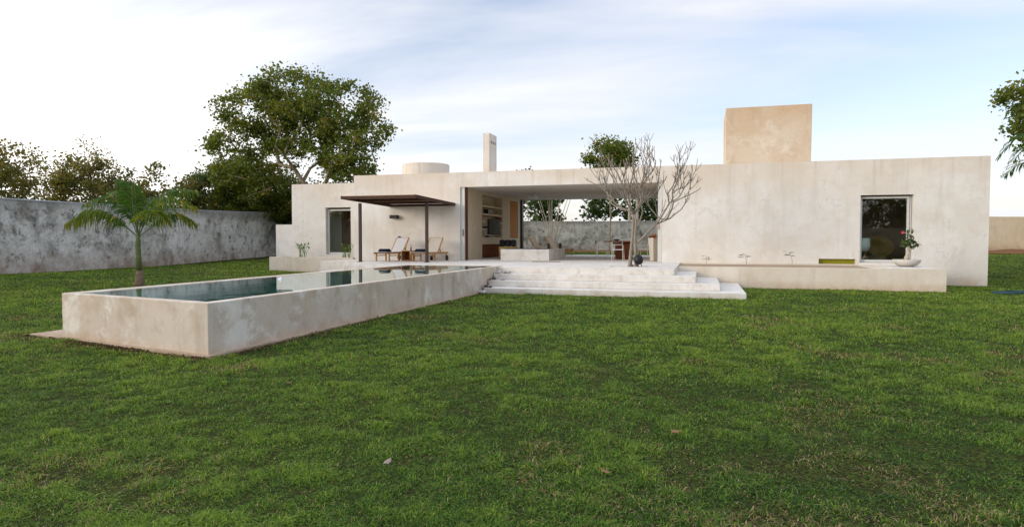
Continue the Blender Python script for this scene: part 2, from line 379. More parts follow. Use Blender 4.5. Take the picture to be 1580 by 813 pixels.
# ------------------------------------------------------------------ terrain and lawn
def sstep(a, b, x): t = np.clip((x - a) / (b - a), 0, 1); return t * t * (3 - 2 * t)
def gz(x, y):
    x = np.asarray(x, float); y = np.asarray(y, float)
    z = .22 * sstep(-11, -24, x) * sstep(6, 16, y) + .50 * sstep(24, 56, y)
    z = z + .012 * np.sin(x * .8 + 1.3) * np.sin(y * .7) * sstep(0, 3, np.abs(x) + y - 2)
    return z
xs = np.concatenate([[-1500, -400, -120], np.linspace(-60, 60, 121), [120, 400, 1500]]); ys = np.concatenate([[-1500, -300, -80], np.linspace(-50, 90, 141), [150, 400, 1500]])
X, Y = np.meshgrid(xs, ys); V = np.stack([X.ravel(), Y.ravel(), gz(X, Y).ravel()], 1)
nx = len(xs); I, J = np.meshgrid(np.arange(nx - 1), np.arange(len(ys) - 1)); q = (J * nx + I).ravel()
Fq = np.stack([q, q + 1, q + nx + 1, q + nx], 1)
def lawnmat():
    m = Mat('lawn_turf', 1, .05)
    a = m.noise(.35, 5, .6, seed=2); b = m.noise(2.2, 6, .65, seed=3); c = m.noise(28, 5, .7, seed=4)
    cl = m.mix(m.ramp(a, [(.35, 0.0), (.65, 1.0)]), (.075, .125, .018), (.11, .165, .024))
    cl = m.mix(m.ramp(b, [(.55, 0.0), (.75, .7)]), cl, (.075, .075, .03))
    cl = m.mix(m.ramp(c, [(.44, .95), (.66, .1)]), cl, (.026, .022, .010))
    m.col(cl); m.bump(c, .8, .03); return m.m
M['lawn'] = lawnmat()
struct(np_mesh('lawn', V, Fq, M['lawn'], smooth=True))

# blades of grass: real blades, thinner on the ground the farther they stand
rng = np.random.default_rng(5)
POOLP = [(-9.96, 7.98), (-6.45, 7.25), (-6.40, 20.6), (-9.95, 20.6)]
def blocked(x, y):
    fy = np.where(x < -10.02, 8.03 - (x + 10.78) * .13, 7.93 - (x + 10.02) * .2056)
    k = (x > -10.78) & (x < -6.36) & (y > fy - .005 + .03 * np.sin(x * 23) * np.sin(x * 7.1)) & (y < 26)
    k &= ~((x < -9.97) & ((y > 8.84) & (y < 18.6)))
    
    b = (x > -6.5) & (x < 1.14) & (y > 18.33) & (y < 26)
    b |= (x > -14.0) & (x < -6.5) & (y > 18.9) & (y < 26)
    b |= (x > -1) & (x < 7.17) & (y > 22.73) & (y < 26)
    b |= (x > -19.55) & (x < 9.45) & (y > 25.88) & (y < 38)
    b |= (x < -26.75) | (y > 57.7)
    return k | b
def grass_points(A, dmin, dmax, n):
    u = rng.random(n); d = dmin * (dmax / dmin) ** u                      # 1/d^2 density
    ang = rng.uniform(-.97, .97, n)
    th = R(16.436)
    x = -math.sin(th) * d + math.cos(th) * d * ang * 1.08; y = math.cos(th) * d + math.sin(th) * d * ang * 1.08
    return x, y, d
def vnoise(x, y, sc_, seed, oct_=3):
    out = 0; amp = 1; tot = 0
    for o_ in range(oct_):
        g = np.random.default_rng(seed + o_).random((256, 256)); u = x / sc_ + 61.3 * o_; v = y / sc_ + 17.7 * o_
        i, j = np.floor(u).astype(int), np.floor(v).astype(int); fu, fv = u - i, v - j; fu = fu * fu * (3 - 2 * fu); fv = fv * fv * (3 - 2 * fv)
        a, b, c, d = (g[(i + p) % 256, (j + q_) % 256] for p, q_ in ((0, 0), (1, 0), (0, 1), (1, 1)))
        out = out + amp * ((a * (1 - fu) + b * fu) * (1 - fv) + (c * (1 - fu) + d * fu) * fv); tot += amp; amp *= .55; sc_ = sc_ / 2.1
    return out / tot
def build_grass(n):
    x, y, d = grass_points(0, 2.6, 58, n)
    k = ~blocked(x, y); x, y, d = x[k], y[k], d[k]
    tuft = vnoise(x, y, .16, 40, 2); clump = vnoise(x, y, .55, 50, 3); big = vnoise(x, y, 3.2, 60, 3); worn = vnoise(x, y, 1.1, 70, 4)
    near = np.minimum.reduce([np.where((x > -10.9) & (x < -6.3), np.abs(y - (7.9 - (x + 10.7) * .17)), 9), np.where((y > 7) & (y < 18.4), np.abs(x + 6.35), 9), np.where((x > -6.3) & (x < 1.2), np.abs(y - 18.33), 9), np.where((x > .9) & (x < 7.2), np.abs(y - 22.73), 9)])
    worn = worn + .17 * np.exp(-(near / .28) ** 2)                          # turf thins out along the masonry
    keep = rng.random(len(x)) < np.clip(.5 + 1.2 * (tuft - .3), .35, 1) * np.clip(1.5 - 1.6 * np.clip(worn - .58, 0, 1) * 4, .35, 1)
    x, y, d, tuft, clump, big, worn = (q_[keep] for q_ in (x, y, d, tuft, clump, big, worn)); n = len(x)
    s = np.clip(d / 7.0, .75, 5.0) ** .75
    h = rng.uniform(.018, .052, n) * (.45 + 1.0 * tuft) * (.7 + .6 * clump) * np.clip(s, .8, 1.5); wd = rng.uniform(.0018, .0046, n) * s
    a = rng.uniform(0, 2 * np.pi, n); lean = rng.uniform(.5, 2.6, n)
    dx, dy = np.cos(a), np.sin(a); px, py = -dy, dx
    tw = rng.uniform(-.6, .6, n); px2, py2 = px * np.cos(tw) - dx * np.sin(tw), py * np.cos(tw) - dy * np.sin(tw)
    z = gz(x, y) - .004 + .018 * (clump - .5) + .010 * (tuft - .5)
    V = np.zeros((n, 5, 3))
    V[:, 0] = np.stack([x - px * wd, y - py * wd, z], 1); V[:, 1] = np.stack([x + px * wd, y + py * wd, z], 1)
    mx_, my_, mz_ = x + dx * h * lean * .35, y + dy * h * lean * .35, z + h * .62
    V[:, 2] = np.stack([mx_ + px2 * wd * .9, my_ + py2 * wd * .9, mz_], 1); V[:, 3] = np.stack([mx_ - px2 * wd * .9, my_ - py2 * wd * .9, mz_], 1)
    V[:, 4] = np.stack([x + dx * h * lean, y + dy * h * lean, z + h * np.clip(1.15 - lean * .38, .25, 1)], 1)
    i = np.arange(n) * 5
    F = np.stack([np.stack([i, i + 1, i + 2], 1), np.stack([i, i + 2, i + 3], 1), np.stack([i + 3, i + 2, i + 4], 1)], 1).reshape(-1, 3)
    r = np.clip(rng.normal(.40, .27, n) + .55 * (clump - .5) + .55 * (big - .5) + .5 * (tuft - .5), 0, .88)
    dry = rng.random(n) < .035 + .45 * np.clip((worn - .62) * 5, 0, 1) + .12 * np.clip((.32 - tuft) * 6, 0, 1)
    r = np.where(dry, rng.uniform(.9, 1, n), r)
    o = np_mesh('grass', V.reshape(-1, 3), F, M['grass'], rnd=np.repeat(r, 3))
    o['kind'] = 'stuff'; o['label'] = 'short coarse green grass covering the lawn'
build_grass(1480000)

# ------------------------------------------------------------------ boundary walls
def wall_line(name, pts, h, th, mat, label, cat='wall', cop=True, step=2.0, seed=0):
    t = thing(name, label, cat, (pts[0][0], pts[0][1], float(gz(*pts[0]))))
    rr = random.Random(seed); P = []
    for (a, b) in zip(pts[:-1], pts[1:]):
        L = math.dist(a, b); k = max(1, int(L / step))
        for i in range(k): P.append((a[0] + (b[0] - a[0]) * i / k, a[1] + (b[1] - a[1]) * i / k))
    P.append(pts[-1]); V = []; CV = []
    for i, p in enumerate(P):
        a = P[max(0, i - 1)]; b = P[min(len(P) - 1, i + 1)]; dx, dy = b[0] - a[0], b[1] - a[1]; L = math.hypot(dx, dy); nx_, ny_ = -dy / L * th / 2, dx / L * th / 2
        g = float(gz(*p)); top = g + h + rr.uniform(-.02, .02)
        V.append([(p[0] - nx_, p[1] - ny_, g - .3), (p[0] - nx_, p[1] - ny_, top), (p[0] + nx_, p[1] + ny_, top), (p[0] + nx_, p[1] + ny_, g - .3)])
        CV.append([(p[0] - nx_ * 1.12, p[1] - ny_ * 1.12, top + .003), (p[0] - nx_ * 1.12, p[1] - ny_ * 1.12, top + .05), (p[0] + nx_ * 1.12, p[1] + ny_ * 1.12, top + .05), (p[0] + nx_ * 1.12, p[1] + ny_ * 1.12, top + .003)])
    def strip(W, nm, mt):
        m = MB(); m.v = [v for q_ in W for v in q_]; n = len(W)
        for i in range(n - 1):
            for k in range(4): k2 = (k + 1) % 4; m.f.append((i * 4 + k, i * 4 + k2, (i + 1) * 4 + k2, (i + 1) * 4 + k))
        m.f += [(0, 1, 2, 3), tuple((n - 1) * 4 + k for k in (3, 2, 1, 0))]; m.t = [0] * len(m.f); m.fix = True
        return m.build(nm, mt, t)
    strip(V, 'wall_face', mat)
    if cop: strip(CV, 'coping', M['coping'])
    return t
wall_line('boundary_wall', [(-27.2, -32), (-27.1, 19), (-27.15, 22), (-27.35, 26), (-28.5, 31.5), (-29.5, 39.5), (-31.2, 58.0)], 3.02, .45, M['greywall'], 'weathered grey rendered garden wall running away along the left side of the lawn', seed=1)
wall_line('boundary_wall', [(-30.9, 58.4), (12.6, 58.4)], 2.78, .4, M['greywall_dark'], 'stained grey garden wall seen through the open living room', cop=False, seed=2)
wall_line('boundary_wall', [(13.0, 58.6), (40, 66.5), (40, -32)], 2.98, .4, M['ochre'], 'warm ochre garden wall beyond the right end of the house', cop=False, seed=3)
wall_line('boundary_wall', [(-26.8, -32), (39.7, -32)], 2.9, .4, M['ochre'], 'garden wall behind the viewer mirrored in the right window', cop=False, seed=4)
# red earth strip along the foot of the back wall
m = MB()
for i in range(60):
    x = -30 + i * .72
    m.face([(x, 57.4 + .15 * math.sin(i * 1.7), float(gz(x, 56.6)) + .02), (x + .72, 57.4 + .15 * math.sin(i * 1.7 + 1.7), float(gz(x, 56.6)) + .02), (x + .72, 58.2, float(gz(x, 58)) + .16), (x, 58.2, float(gz(x, 58)) + .16)])
M['redearth'] = plain('red_earth', (.20, .11, .06), 1, .05, 0, .4)
struct(m.build('earth_bank', M['redearth']))
m = MB()
for i in range(40):
    x = 14 + i * .66; y = 58.7 + (x - 13) * .2926
    m.face([(x, y - 1.9, float(gz(x, y)) + .02), (x + .66, y - 1.7, float(gz(x, y)) + .02), (x + .66, y + .1, float(gz(x, y)) + .34 + .08 * math.sin(i)), (x, y - .1, float(gz(x, y)) + .34 + .08 * math.sin(i - 1))])
struct(m.build('earth_bank', M['redearth']))

# ------------------------------------------------------------------ terrace, steps, ledges
TZ = .72
PX0, PX1, PY0, PY1 = -2.98, -1.72, 21.35, 22.05      # planting pit
ter = MB()
ter.box(-9.95, -6.4, 20.62, 26.0, -.2, TZ)
ter.box(-12.05, -9.953, 20.05, 26.0, -.2, TZ)
ter.box(-6.397, PX0, 20.05, 26.0, -.2, TZ); ter.box(PX1, -.83, 20.05, 26.0, -.2, TZ)
ter.box(PX0, PX1, 20.05, PY0, -.2, TZ); ter.box(PX0, PX1, PY1, 26.0, -.2, TZ); ter.box(PX0, PX1, PY0, PY1, -.2, TZ - .09)
ter.box(-15.05, -12.053, 23.2, 26.0, -.2, TZ)
struct(ter.build('terrace', M['terrace']))
fl = MB(); fl.box(-9.9, -1.6, 26.003, 37.6, -.2, TZ)
struct(fl.build('living_room_floor', M['terrace']))
so_ = MB()
so_.box(PX0 + .01, PX1 - .01, PY0 + .01, PY1 - .01, TZ - .1, TZ - .05)
struct(so_.build('soil_bed', M['soil']))

st = thing('garden_steps', 'broad pale cement steps climbing from the lawn to the terrace beside the pool', 'steps', (-2.6, 18.35, 0))
for (z0, z1, xr, yf, xl) in ((-.1, .165, 1.12, 18.33, -6.28), (.165, .345, .46, 18.98, -6.36), (.345, .53, -.2, 19.52, -6.36)):
    m = MB(); yb = 20.047
    m.prism([(xl, yf), (xr, yf), (xr, 22.73), (-.827, 22.73), (-.827, yb), (xl, yb)], z0 + .001, z1)
    m.build('step', M['terrace'], st, bevel=.012)
st = thing('garden_steps', 'short pale steps at the far left corner of the pool', 'steps', (-12, 19.5, 0))
for (z0, z1, xl, yf) in ((-.1, .165, -13.9, 18.6), (.165, .345, -13.3, 19.0), (.345, .53, -12.65, 19.5)):
    m = MB(); m.prism([(xl, yf), (-9.955, yf), (-9.955, 20.047), (-12.053, 20.047), (-12.053, 23.19), (xl, 23.19)], z0 + .001, z1)
    m.build('step', M['terrace'], st, bevel=.012)

pb = thing('planter_ledge', 'long low cement planter ledge below the right wing of the house', 'planter', (3, 22.75, 0))
m = MB(); m.box(-.826, 5.2, 22.75, 23.0, -.15, .69); m.box(5.2, 7.15, 22.75, 25.998, -.15, .69); m.box(-.826, 5.2, 25.6, 25.998, -.15, .72)
m.build('ledge_wall', M['ledge'], pb)
m = MB(); m.box(-.826, 5.2, 23.0, 25.6, .1, .683); m.build('soil', M['soil'], pb)
tag(MB().box(5.75, 7.0, 22.95, 25.3, .693, .715).build('stone_slab', M['terrace']), 'pale flat slab on the ledge carrying the bonsai bowl', 'slab')
pb = thing('planter_ledge', 'low cement planter in front of the left wing of the house', 'planter', (-17, 25.9, 0))
m = MB(); m.box(-19.5, -15.1, 25.9, 26.12, -.1, .80); m.box(-19.5, -19.28, 26.12, 27.197, -.1, .80); m.box(-15.3, -15.1, 26.12, 27.197, -.1, .80)
m.build('planter_wall', M['ledge'], pb)
MB().box(-19.28, -15.3, 26.12, 27.197, .1, .74).build('soil', M['soil'], pb)

# ------------------------------------------------------------------ pool
pl = thing('swimming_pool', 'raised rectangular plunge pool with bare cement walls standing on the lawn', 'pool', (-8.1, 13, 0))
def ring(outer, inner, z0, z1):
    m = MB(); n = len(outer)
    m.v = [(x, y, z) for z in (z0, z1) for poly in (outer, inner) for x, y in poly]
    for i in range(n):
        j = (i + 1) % n
        m.f += [(i, j, 2 * n + j, 2 * n + i), (n + j, n + i, 3 * n + i, 3 * n + j), (2 * n + i, 2 * n + j, 3 * n + j, 3 * n + i), (i, n + i, n + j, j)]
    m.t = [0] * len(m.f); m.fix = True; return m
PO = [(-9.96, 7.98), (-6.45, 7.25), (-6.40, 20.615), (-9.95, 20.615)]
PI_ = [(-9.68, 8.08), (-6.62, 7.44), (-6.58, 20.40), (-9.68, 20.40)]
ring(PO, PI_, -.15, .74).build('pool_wall', M['pool'], pl, bevel=.012)
bi = ring([(x * 1.0, y) for x, y in PI_], [(-9.66, 8.10), (-6.64, 7.46), (-6.60, 20.38), (-9.66, 20.38)], -.75, .66)
bi.prism([(-9.67, 8.09), (-6.63, 7.45), (-6.59, 20.39), (-9.67, 20.39)], -.8, -.72)
bi.build('basin', M['basin'], pl)
wm = MB(); wm.face([(-9.665, 8.095, .732), (-6.635, 7.455, .732), (-6.595, 20.385, .732), (-9.665, 20.385, .732)])
wt = struct(wm.build('pool_water', M['water']))
fm = MB()
fm.prism([(-10.78, 8.03), (-10.02, 7.93), (-6.42, 7.19), (-6.38, 7.20), (-6.33, 18.3), (-6.4, 18.3), (-6.46, 7.3), (-9.96, 8.1), (-9.97, 8.75), (-10.72, 8.85)], -.1, .035)
fm.build('footing', M['footing'], pl, bevel=.01)
es = np.random.default_rng(33); nE = 2600; tt = es.random(nE)
side = es.random(nE); ex = np.where(side < .45, -10.8 + tt * 4.4, -6.30); ey = np.where(side < .45, 7.93 - (ex + 10.02) * .2056, 7.2 + tt * 11.1)
off = np.abs(es.normal(0, .07, nE)) + .01; lump = vnoise(ex, ey, .5, 90, 3); okE = es.random(nE) < np.clip((lump - .42) * 6, .04, 1)
ex = np.where(side < .45, ex - .2 * off, ex + off)[okE]; ey = np.where(side < .45, ey - off, ey)[okE]; nE = len(ex)
sz = es.uniform(.006, .026, nE); o8 = np.array([(1, 0, 0), (0, 1, 0), (-1, 0, 0), (0, -1, 0), (0, 0, .9), (0, 0, -.5)], float)
Ve = np.stack([ex, ey, gz(ex, ey) + .012], 1)[:, None, :] + o8[None] * sz[:, None, None] * es.uniform(.6, 1.3, (nE, 6, 1))
tri = np.array([(0, 1, 4), (1, 2, 4), (2, 3, 4), (3, 0, 4), (1, 0, 5), (2, 1, 5), (3, 2, 5), (0, 3, 5)])
eo = np_mesh('loose_earth', Ve.reshape(-1, 3), (np.arange(nE)[:, None, None] * 6 + tri[None]).reshape(-1, 3), plain('loose_earth', (.075, .045, .028), 1, .05, 0, .5)); eo['kind'] = 'stuff'; eo['label'] = 'crumbs of dark earth along the pool footing'
# small water return jet
j = thing('water_jet', 'small white water outlet breaking the pool surface', 'fountain', (-8.9, 12.2, .732))
m = MB()
m.lathe([(.07, 0), (.05, .012), (.02, .03), (.008, .055), (.001, .06)], (-8.9, 12.2, .7325), 14)
m.build('droplets', M['whiteplastic'], j, smooth=True)
j2 = MB().lathe([(.035, -.05), (.035, .012), (.02, .02)], (-8.9, 12.2, .732), 12).build('nozzle', M['white'], j)

# ------------------------------------------------------------------ house
HX = -5
house = thing('house', 'long low single storey house of pale lime stucco with an open living room', 'house', (HX, 26, 0))
def wall_grid(m, horiz, plane, th, u0, u1, z0, z1, holes, axis='x'):
    """wall in the x-z plane (axis x) or y-z plane (axis y) with rectangular openings and their reveals"""
    us = sorted({u0, u1, *[h[0] for h in holes], *[h[1] for h in holes]}); zs = sorted({z0, z1, *[h[2] for h in holes], *[h[3] for h in holes]})
    us = [u for u in us if u0 <= u <= u1]; zs = [z for z in zs if z0 <= z <= z1]
    def solid(i, k):
        if i < 0 or k < 0 or i >= len(us) - 1 or k >= len(zs) - 1: return False
        uc, zc_ = (us[i] + us[i + 1]) / 2, (zs[k] + zs[k + 1]) / 2
        return not any(h[0] < uc < h[1] and h[2] < zc_ < h[3] for h in holes)
    a, b = plane, plane + th
    P = (lambda u, d, z: (u, d, z)) if axis == 'x' else (lambda u, d, z: (d, u, z))
    for i in range(len(us) - 1):
        for k in range(len(zs) - 1):
            if not solid(i, k): continue
            A, B, C_, D = us[i], us[i + 1], zs[k], zs[k + 1]
            m.face([P(A, a, C_), P(B, a, C_), P(B, a, D), P(A, a, D)]); m.face([P(B, b, C_), P(A, b, C_), P(A, b, D), P(B, b, D)])
            if not solid(i - 1, k): m.face([P(A, b, C_), P(A, a, C_), P(A, a, D), P(A, b, D)])
            if not solid(i + 1, k): m.face([P(B, a, C_), P(B, b, C_), P(B, b, D), P(B, a, D)])
            if not solid(i, k - 1): m.face([P(A, b, C_), P(B, b, C_), P(B, a, C_), P(A, a, C_)])
            if not solid(i, k + 1): m.face([P(A, a, D), P(B, a, D), P(B, b, D), P(A, b, D)])
    m.fix = True; return m
OX0, OX1, OZ1 = -9.98, -1.55, 3.84
fw = MB()
wall_grid(fw, 0, 26.0, .3, -15.07, 9.4, -.2, 4.47, [(OX0, OX1, -.3, OZ1), (5.42, 7.11, .78, 3.2), (4.07, 5.29, .715, .905)])
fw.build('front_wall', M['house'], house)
wl = MB(); wall_grid(wl, 0, 27.2, .3, -19.15, -15.074, -.2, 4.27, [(-17.3, -15.95, .90, 3.13)])
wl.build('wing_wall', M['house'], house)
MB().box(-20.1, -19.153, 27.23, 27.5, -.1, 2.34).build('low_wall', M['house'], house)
for wb in ((-15.07, -14.77, 26.303, 35.7, -.2, 4.47), (9.1, 9.4, 26.303, 35.7, -.2, 4.47), (-19.15, -18.85, 27.503, 35.7, -.2, 4.27), (-18.847, -15.073, 35.4, 35.7, -.2, 4.27),
           (-14.767, -10.35, 35.4, 35.7, -.2, 4.47), (-1.2, 9.097, 35.4, 35.7, -.2, 4.47)):   # side and back walls
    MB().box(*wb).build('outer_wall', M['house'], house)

rf = MB(); rf.box(-14.767, 9.097, 26.303, 35.397, OZ1 + .003, 4.25); rf.box(-18.847, -15.073, 27.503, 35.397, 3.8, 4.1)
rf.box(-10.35, -1.2, 35.4, 35.7, OZ1 + .003, 4.47)
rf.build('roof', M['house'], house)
# living room side wall with its shelf niche and cupboard
iw = MB(); wall_grid(iw, 0, -10.3, .4, 26.303, 35.4, TZ - .1, OZ1, [(28.65, 31.8, 1.72, 3.70), (28.65, 31.8, TZ + .02, 1.39), (33.2, 34.72, 1.7, 3.68)], 'y')
iw.box(-10.6, -10.303, 26.31, 35.39, TZ - .1, OZ1)
iw.build('living_room_wall', M['interior'], house)
MB().box(-1.5, -1.2, 26.31, 35.397, TZ - .1, OZ1).build('living_room_wall', M['interior'], house)
sh = MB()
for z, full in ((3.18, 1), (2.80, 1), (2.44, 0), (2.10, 0)):
    if full: sh.box(-10.29, -9.87, 28.66, 31.79, z - .04, z + .04)
    else: sh.box(-10.29, -9.87, 28.66, 29.25, z - .035, z + .035); sh.box(-10.29, -9.87, 30.9, 31.79, z - .035, z + .035)
sh.build('shelves', M['interior'], house)
cab = MB()
for k in range(5):
    y0 = 28.67 + k * .624; cab.box(-9.98, -9.93, y0, y0 + .60, TZ + .06, 1.37)
    for q_ in range(9): cab.box(-9.93, -9.915, y0 + .06, y0 + .54, TZ + .12 + q_ * .062, TZ + .15 + q_ * .062)
cab.box(-10.28, -9.985, 28.66, 31.79, TZ + .03, 1.385)
cab.build('cupboard_doors', M['darkwood'], house)
sp = MB(); sp.box(-10.0, -9.94, 33.22, 34.70, 1.72, 3.66, .01); sp.build('shutter', M['doorwood'], house)
MB().box(-9.885, -9.80, 35.2, 35.55, TZ, OZ1).build('rear_door_frame', M['black'], house)
# sliding door stacks either side of the opening
def dframe(x0, x1, nm):
    m = MB(); m.box(x0, x1, 26.06, 26.15, TZ + .004, OZ1 - .004); return m.build(nm, M['white'], house)
dl = dframe(-9.97, -9.80, 'sliding_door_frame'); MB().box(-9.87, -9.85, 26.02, 26.058, 1.75, 2.05).build('handle', M['black'], dl)
MB().box(-9.79, -9.70, 26.12, 26.2, TZ + .004, OZ1 - .004).build('door_edge', M['redwood'], house)
dr = dframe(-1.72, -1.56, 'sliding_door_frame'); MB().box(-1.70, -1.68, 26.02, 26.058, 2.0, 2.3).build('handle', M['doorwood'], dr)
MB().box(-9.61, -1.79, 26.02, 26.2, TZ + .004, TZ + .022).build('threshold', M['white'], house)
sw = MB()
for z in (1.98, 2.06, 2.14): sw.box(-9.898, -9.885, 27.55, 27.63, z, z + .05)
sw.build('light_switches', M['whiteplastic'], house)

def window(x0, x1, z0, z1, y, stile=None):
    fr = MB(); t_ = .07; ya, yb = y, y + .09
    fr.box(x0, x0 + t_, ya, yb, z0, z1); fr.box(x1 - t_, x1, ya, yb, z0, z1); fr.box(x0 + t_, x1 - t_, ya, yb, z1 - t_, z1); fr.box(x0 + t_, x1 - t_, ya, yb, z0, z0 + .09)
    f = fr.build('window_frame', M['white'], house)
    MB().box(x0 + t_, x1 - t_, ya + .04, ya + .052, z0 + .09, z1 - t_).build('pane', M['glass'], f)
    return f
f = window(5.44, 7.02, .79, 3.15, 26.17); MB().box(7.04, 7.09, 26.2, 26.26, .79, 3.15).build('sliding_edge', M['white'], f)
MB().box(6.965, 6.99, 26.15, 26.168, 1.65, 1.95).build('handle', M['black'], f)
f = window(-17.27, -15.97, .91, 3.05, 27.36)
# rooms behind the two windows
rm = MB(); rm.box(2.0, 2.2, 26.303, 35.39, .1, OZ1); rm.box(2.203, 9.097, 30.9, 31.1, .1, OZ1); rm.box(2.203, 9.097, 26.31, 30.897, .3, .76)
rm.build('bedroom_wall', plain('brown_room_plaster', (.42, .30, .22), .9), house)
rm = MB(); rm.box(-18.84, -15.08, 28.6, 28.8, .1, 3.8); rm.box(-18.84, -15.08, 27.51, 28.59, .3, .9); rm.build('bathroom_wall', M['interior'], house)
MB().box(-17.22, -16.6, 28.5, 28.59, .9, 3.0).build('inner_door', M['darkwood'], house)
MB().box(4.04, 5.32, 26.18, 26.3, .68, .93).build('lime_recess', M['lime'], house)

# roof volumes
tw = MB(); tw.prism([(.90, 30), (4.34, 30), (4.34, 33.4), (.90, 33.4)], 4.252, 7.33)
tw.v = [((2.62 + (x - 2.62) * (1.006 if z > 5 else .994)), y, z) for x, y, z in tw.v]
tw.build('roof_tower', M['tower'], house, bevel=.015)
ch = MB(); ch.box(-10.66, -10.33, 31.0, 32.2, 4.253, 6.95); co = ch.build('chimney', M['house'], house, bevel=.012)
for k in range(3): MB().box(-10.332, -10.322, 31.28 + k * .29, 31.40 + k * .29, 6.46, 6.58).build('vent_hole', M['black'], co)
tk = MB(); tk.lathe([(1.28, 4.253), (1.28, 5.62), (1.25, 5.66), (1.12, 5.66), (1.1, 5.5)], (-14.5, 32.6, 0), 64)
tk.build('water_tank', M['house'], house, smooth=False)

# ------------------------------------------------------------------ pergola
pg = thing('pergola', 'dark steel framed pergola with cane roof over the two loungers', 'pergola', (-11.7, 24, TZ))
for x in (-13.22, -10.32):
    MB().box(x - .05, x + .05, 23.22, 23.32, TZ, 3.06).build('post', M['steel'], pg)
    MB().box(x - .10, x + .10, 23.17, 23.37, TZ + .002, TZ + .014).build('base_plate', M['steel'], pg)
fr = MB()
def PZ(y): return 3.06 + (26 - y) * .025
for x in (-13.30, -10.22): fr.bar((x, 22.0, PZ(22) + .05), (x, 25.99, PZ(26) + .05), .05, .12)
for y in (22.02, 23.27, 24.6, 25.96): fr.bar((-13.27, y, PZ(y) + .04), (-10.25, y, PZ(y) + .04), .05, .10)
fr.build('frame', M['beam'], pg)
sl_ = MB(); rr = random.Random(2)
for i in range(62):
    x = -13.25 + i * .0487; sl_.bar((x, 22.05, PZ(22) + .105), (x, 25.93, PZ(26) + .105), .044 + rr.uniform(-.004, .0), .014)
sl_.build('cane_roof', M['slat'], pg)

# wall lamp
wlamp = thing('wall_lamp', 'small black box lamp on the wall under the pergola', 'lamp', (-13.0, 25.99, 2.6))
MB().box(-13.22, -12.86, 25.80, 25.998, 2.53, 2.68, .008).build('lamp_housing', M['black'], wlamp)
MB().box(-13.17, -12.91, 25.85, 25.95, 2.52, 2.53).build('lens', M['whiteplastic'], wlamp)

# ------------------------------------------------------------------ sun loungers
def lounger(label, loc, rz, cloth, group='sun loungers', back=.75, ang=53):
    t = thing('sun_lounger', label, 'sun lounger', loc, rz, group)
    L_, W = 1.95, .66; bx = 1.12                       # hinge distance from the foot end; +x is towards the head
    fr = MB()
    for s_ in (-1, 1): fr.bar((0, s_ * W / 2, .33), (L_, s_ * W / 2, .33), .035, .07)
    for x in (.12, bx, L_ - .02): fr.bar((x, -W / 2, .33), (x, W / 2, .33), .04, .05)
    fr.build('frame', M['teak'], t, True)
    for x in (.16, .80):
        for s_ in (-1, 1): MB().box(x - .025, x + .025, s_ * W / 2 - .025, s_ * W / 2 + .025, 0, .30).build('leg', M['teak'], t, True)
    for s_ in (-1, 1): MB().tube([(.16, s_ * W / 2, .23), (.80, s_ * W / 2, .23)], .018, 6).build('stretcher', M['teak'], t, True)
    for s_ in (-1, 1):
        MB().tube([(1.78, s_ * (W / 2 + .02), .115), (1.78, s_ * (W / 2 + .055), .115)], .115, 20).build('wheel', M['rubber'], t, True)
        MB().bar((1.78, s_ * W / 2, .10), (1.78, s_ * W / 2, .31), .04, .04, (1, 0, 0)).build('wheel_bracket', M['teak'], t, True)
    ca, sa = math.cos(R(ang)), math.sin(R(ang))
    MB().box(-.05, bx - .01, -W / 2 + .02, W / 2 - .02, .362, .378).build('seat_canvas', cloth, t, True)
    bk = MB()
    for s_ in (-1, 1): bk.bar((bx, s_ * (W / 2 - .03), .36), (bx + back * ca, s_ * (W / 2 - .03), .36 + back * sa), .035, .05, (0, 1, 0))
    bk.bar((bx + back * ca, -W / 2 + .03, .36 + back * sa), (bx + back * ca, W / 2 - .03, .36 + back * sa), .03, .04)
    b = bk.build('backrest', M['teak'], t, True)
    c = MB(); n_ = Vector((-sa, 0, ca)); u_ = Vector((ca, 0, sa)); mid = Vector((bx, 0, .36)) + u_ * back / 2 + n_ * .012
    c.obox(mid, u_, Vector((0, 1, 0)), n_, back / 2 - .01, W / 2 - .055, .008); c.build('back_canvas', cloth, b, True)
    for s_ in (-.25, .25): MB().bar((bx + .34, s_, .33), (bx + .36 * ca, s_, .33 + .36 * sa), .03, .03, (0, 1, 0)).build('prop', M['teak'], t, True)
    return t
def towel(label, loc, rz):
    t = MB(); 
    for k in range(3): t.tube([(0, -.26, .05 + 0), (0, .26, .05)], .05, 14) if k == 0 else t.tube([((-1) ** k * .06, -.25, .04), ((-1) ** k * .06, .25, .04)], .042, 12)
    t.tube([(0, -.25, .09), (0, .25, .09)], .038, 12)
    o = t.build('towel', M['navy'], smooth=True); o.location = loc; o.rotation_euler = (0, 0, rz)
    return tag(o, label, 'towel', 'rolled towels on the loungers')
L1 = lounger('teak lounger with a greyish canvas back under the pergola, nearer the left post', (-12.64, 23.85, TZ + .003), R(80), M['canvas2'])
L2 = lounger('teak lounger with a beige canvas back behind the right pergola post', (-10.98, 23.85, TZ + .003), R(84), M['canvas'])
towel('rolled navy towel on the left lounger', (-12.60, 24.15, TZ + .382), R(80)); towel('rolled navy towel on the right lounger, partly behind the post', (-10.96, 24.15, TZ + .382), R(84))
cl = MB().box(-.06, .06, -.03, .03, -.02, .05, .008).build('cloth_clip', M['blueclip']); cl.location = (-12.55, 25.40, TZ + .99); tag(cl, 'small blue cloth clipped to the top of the left lounger back', 'clip')
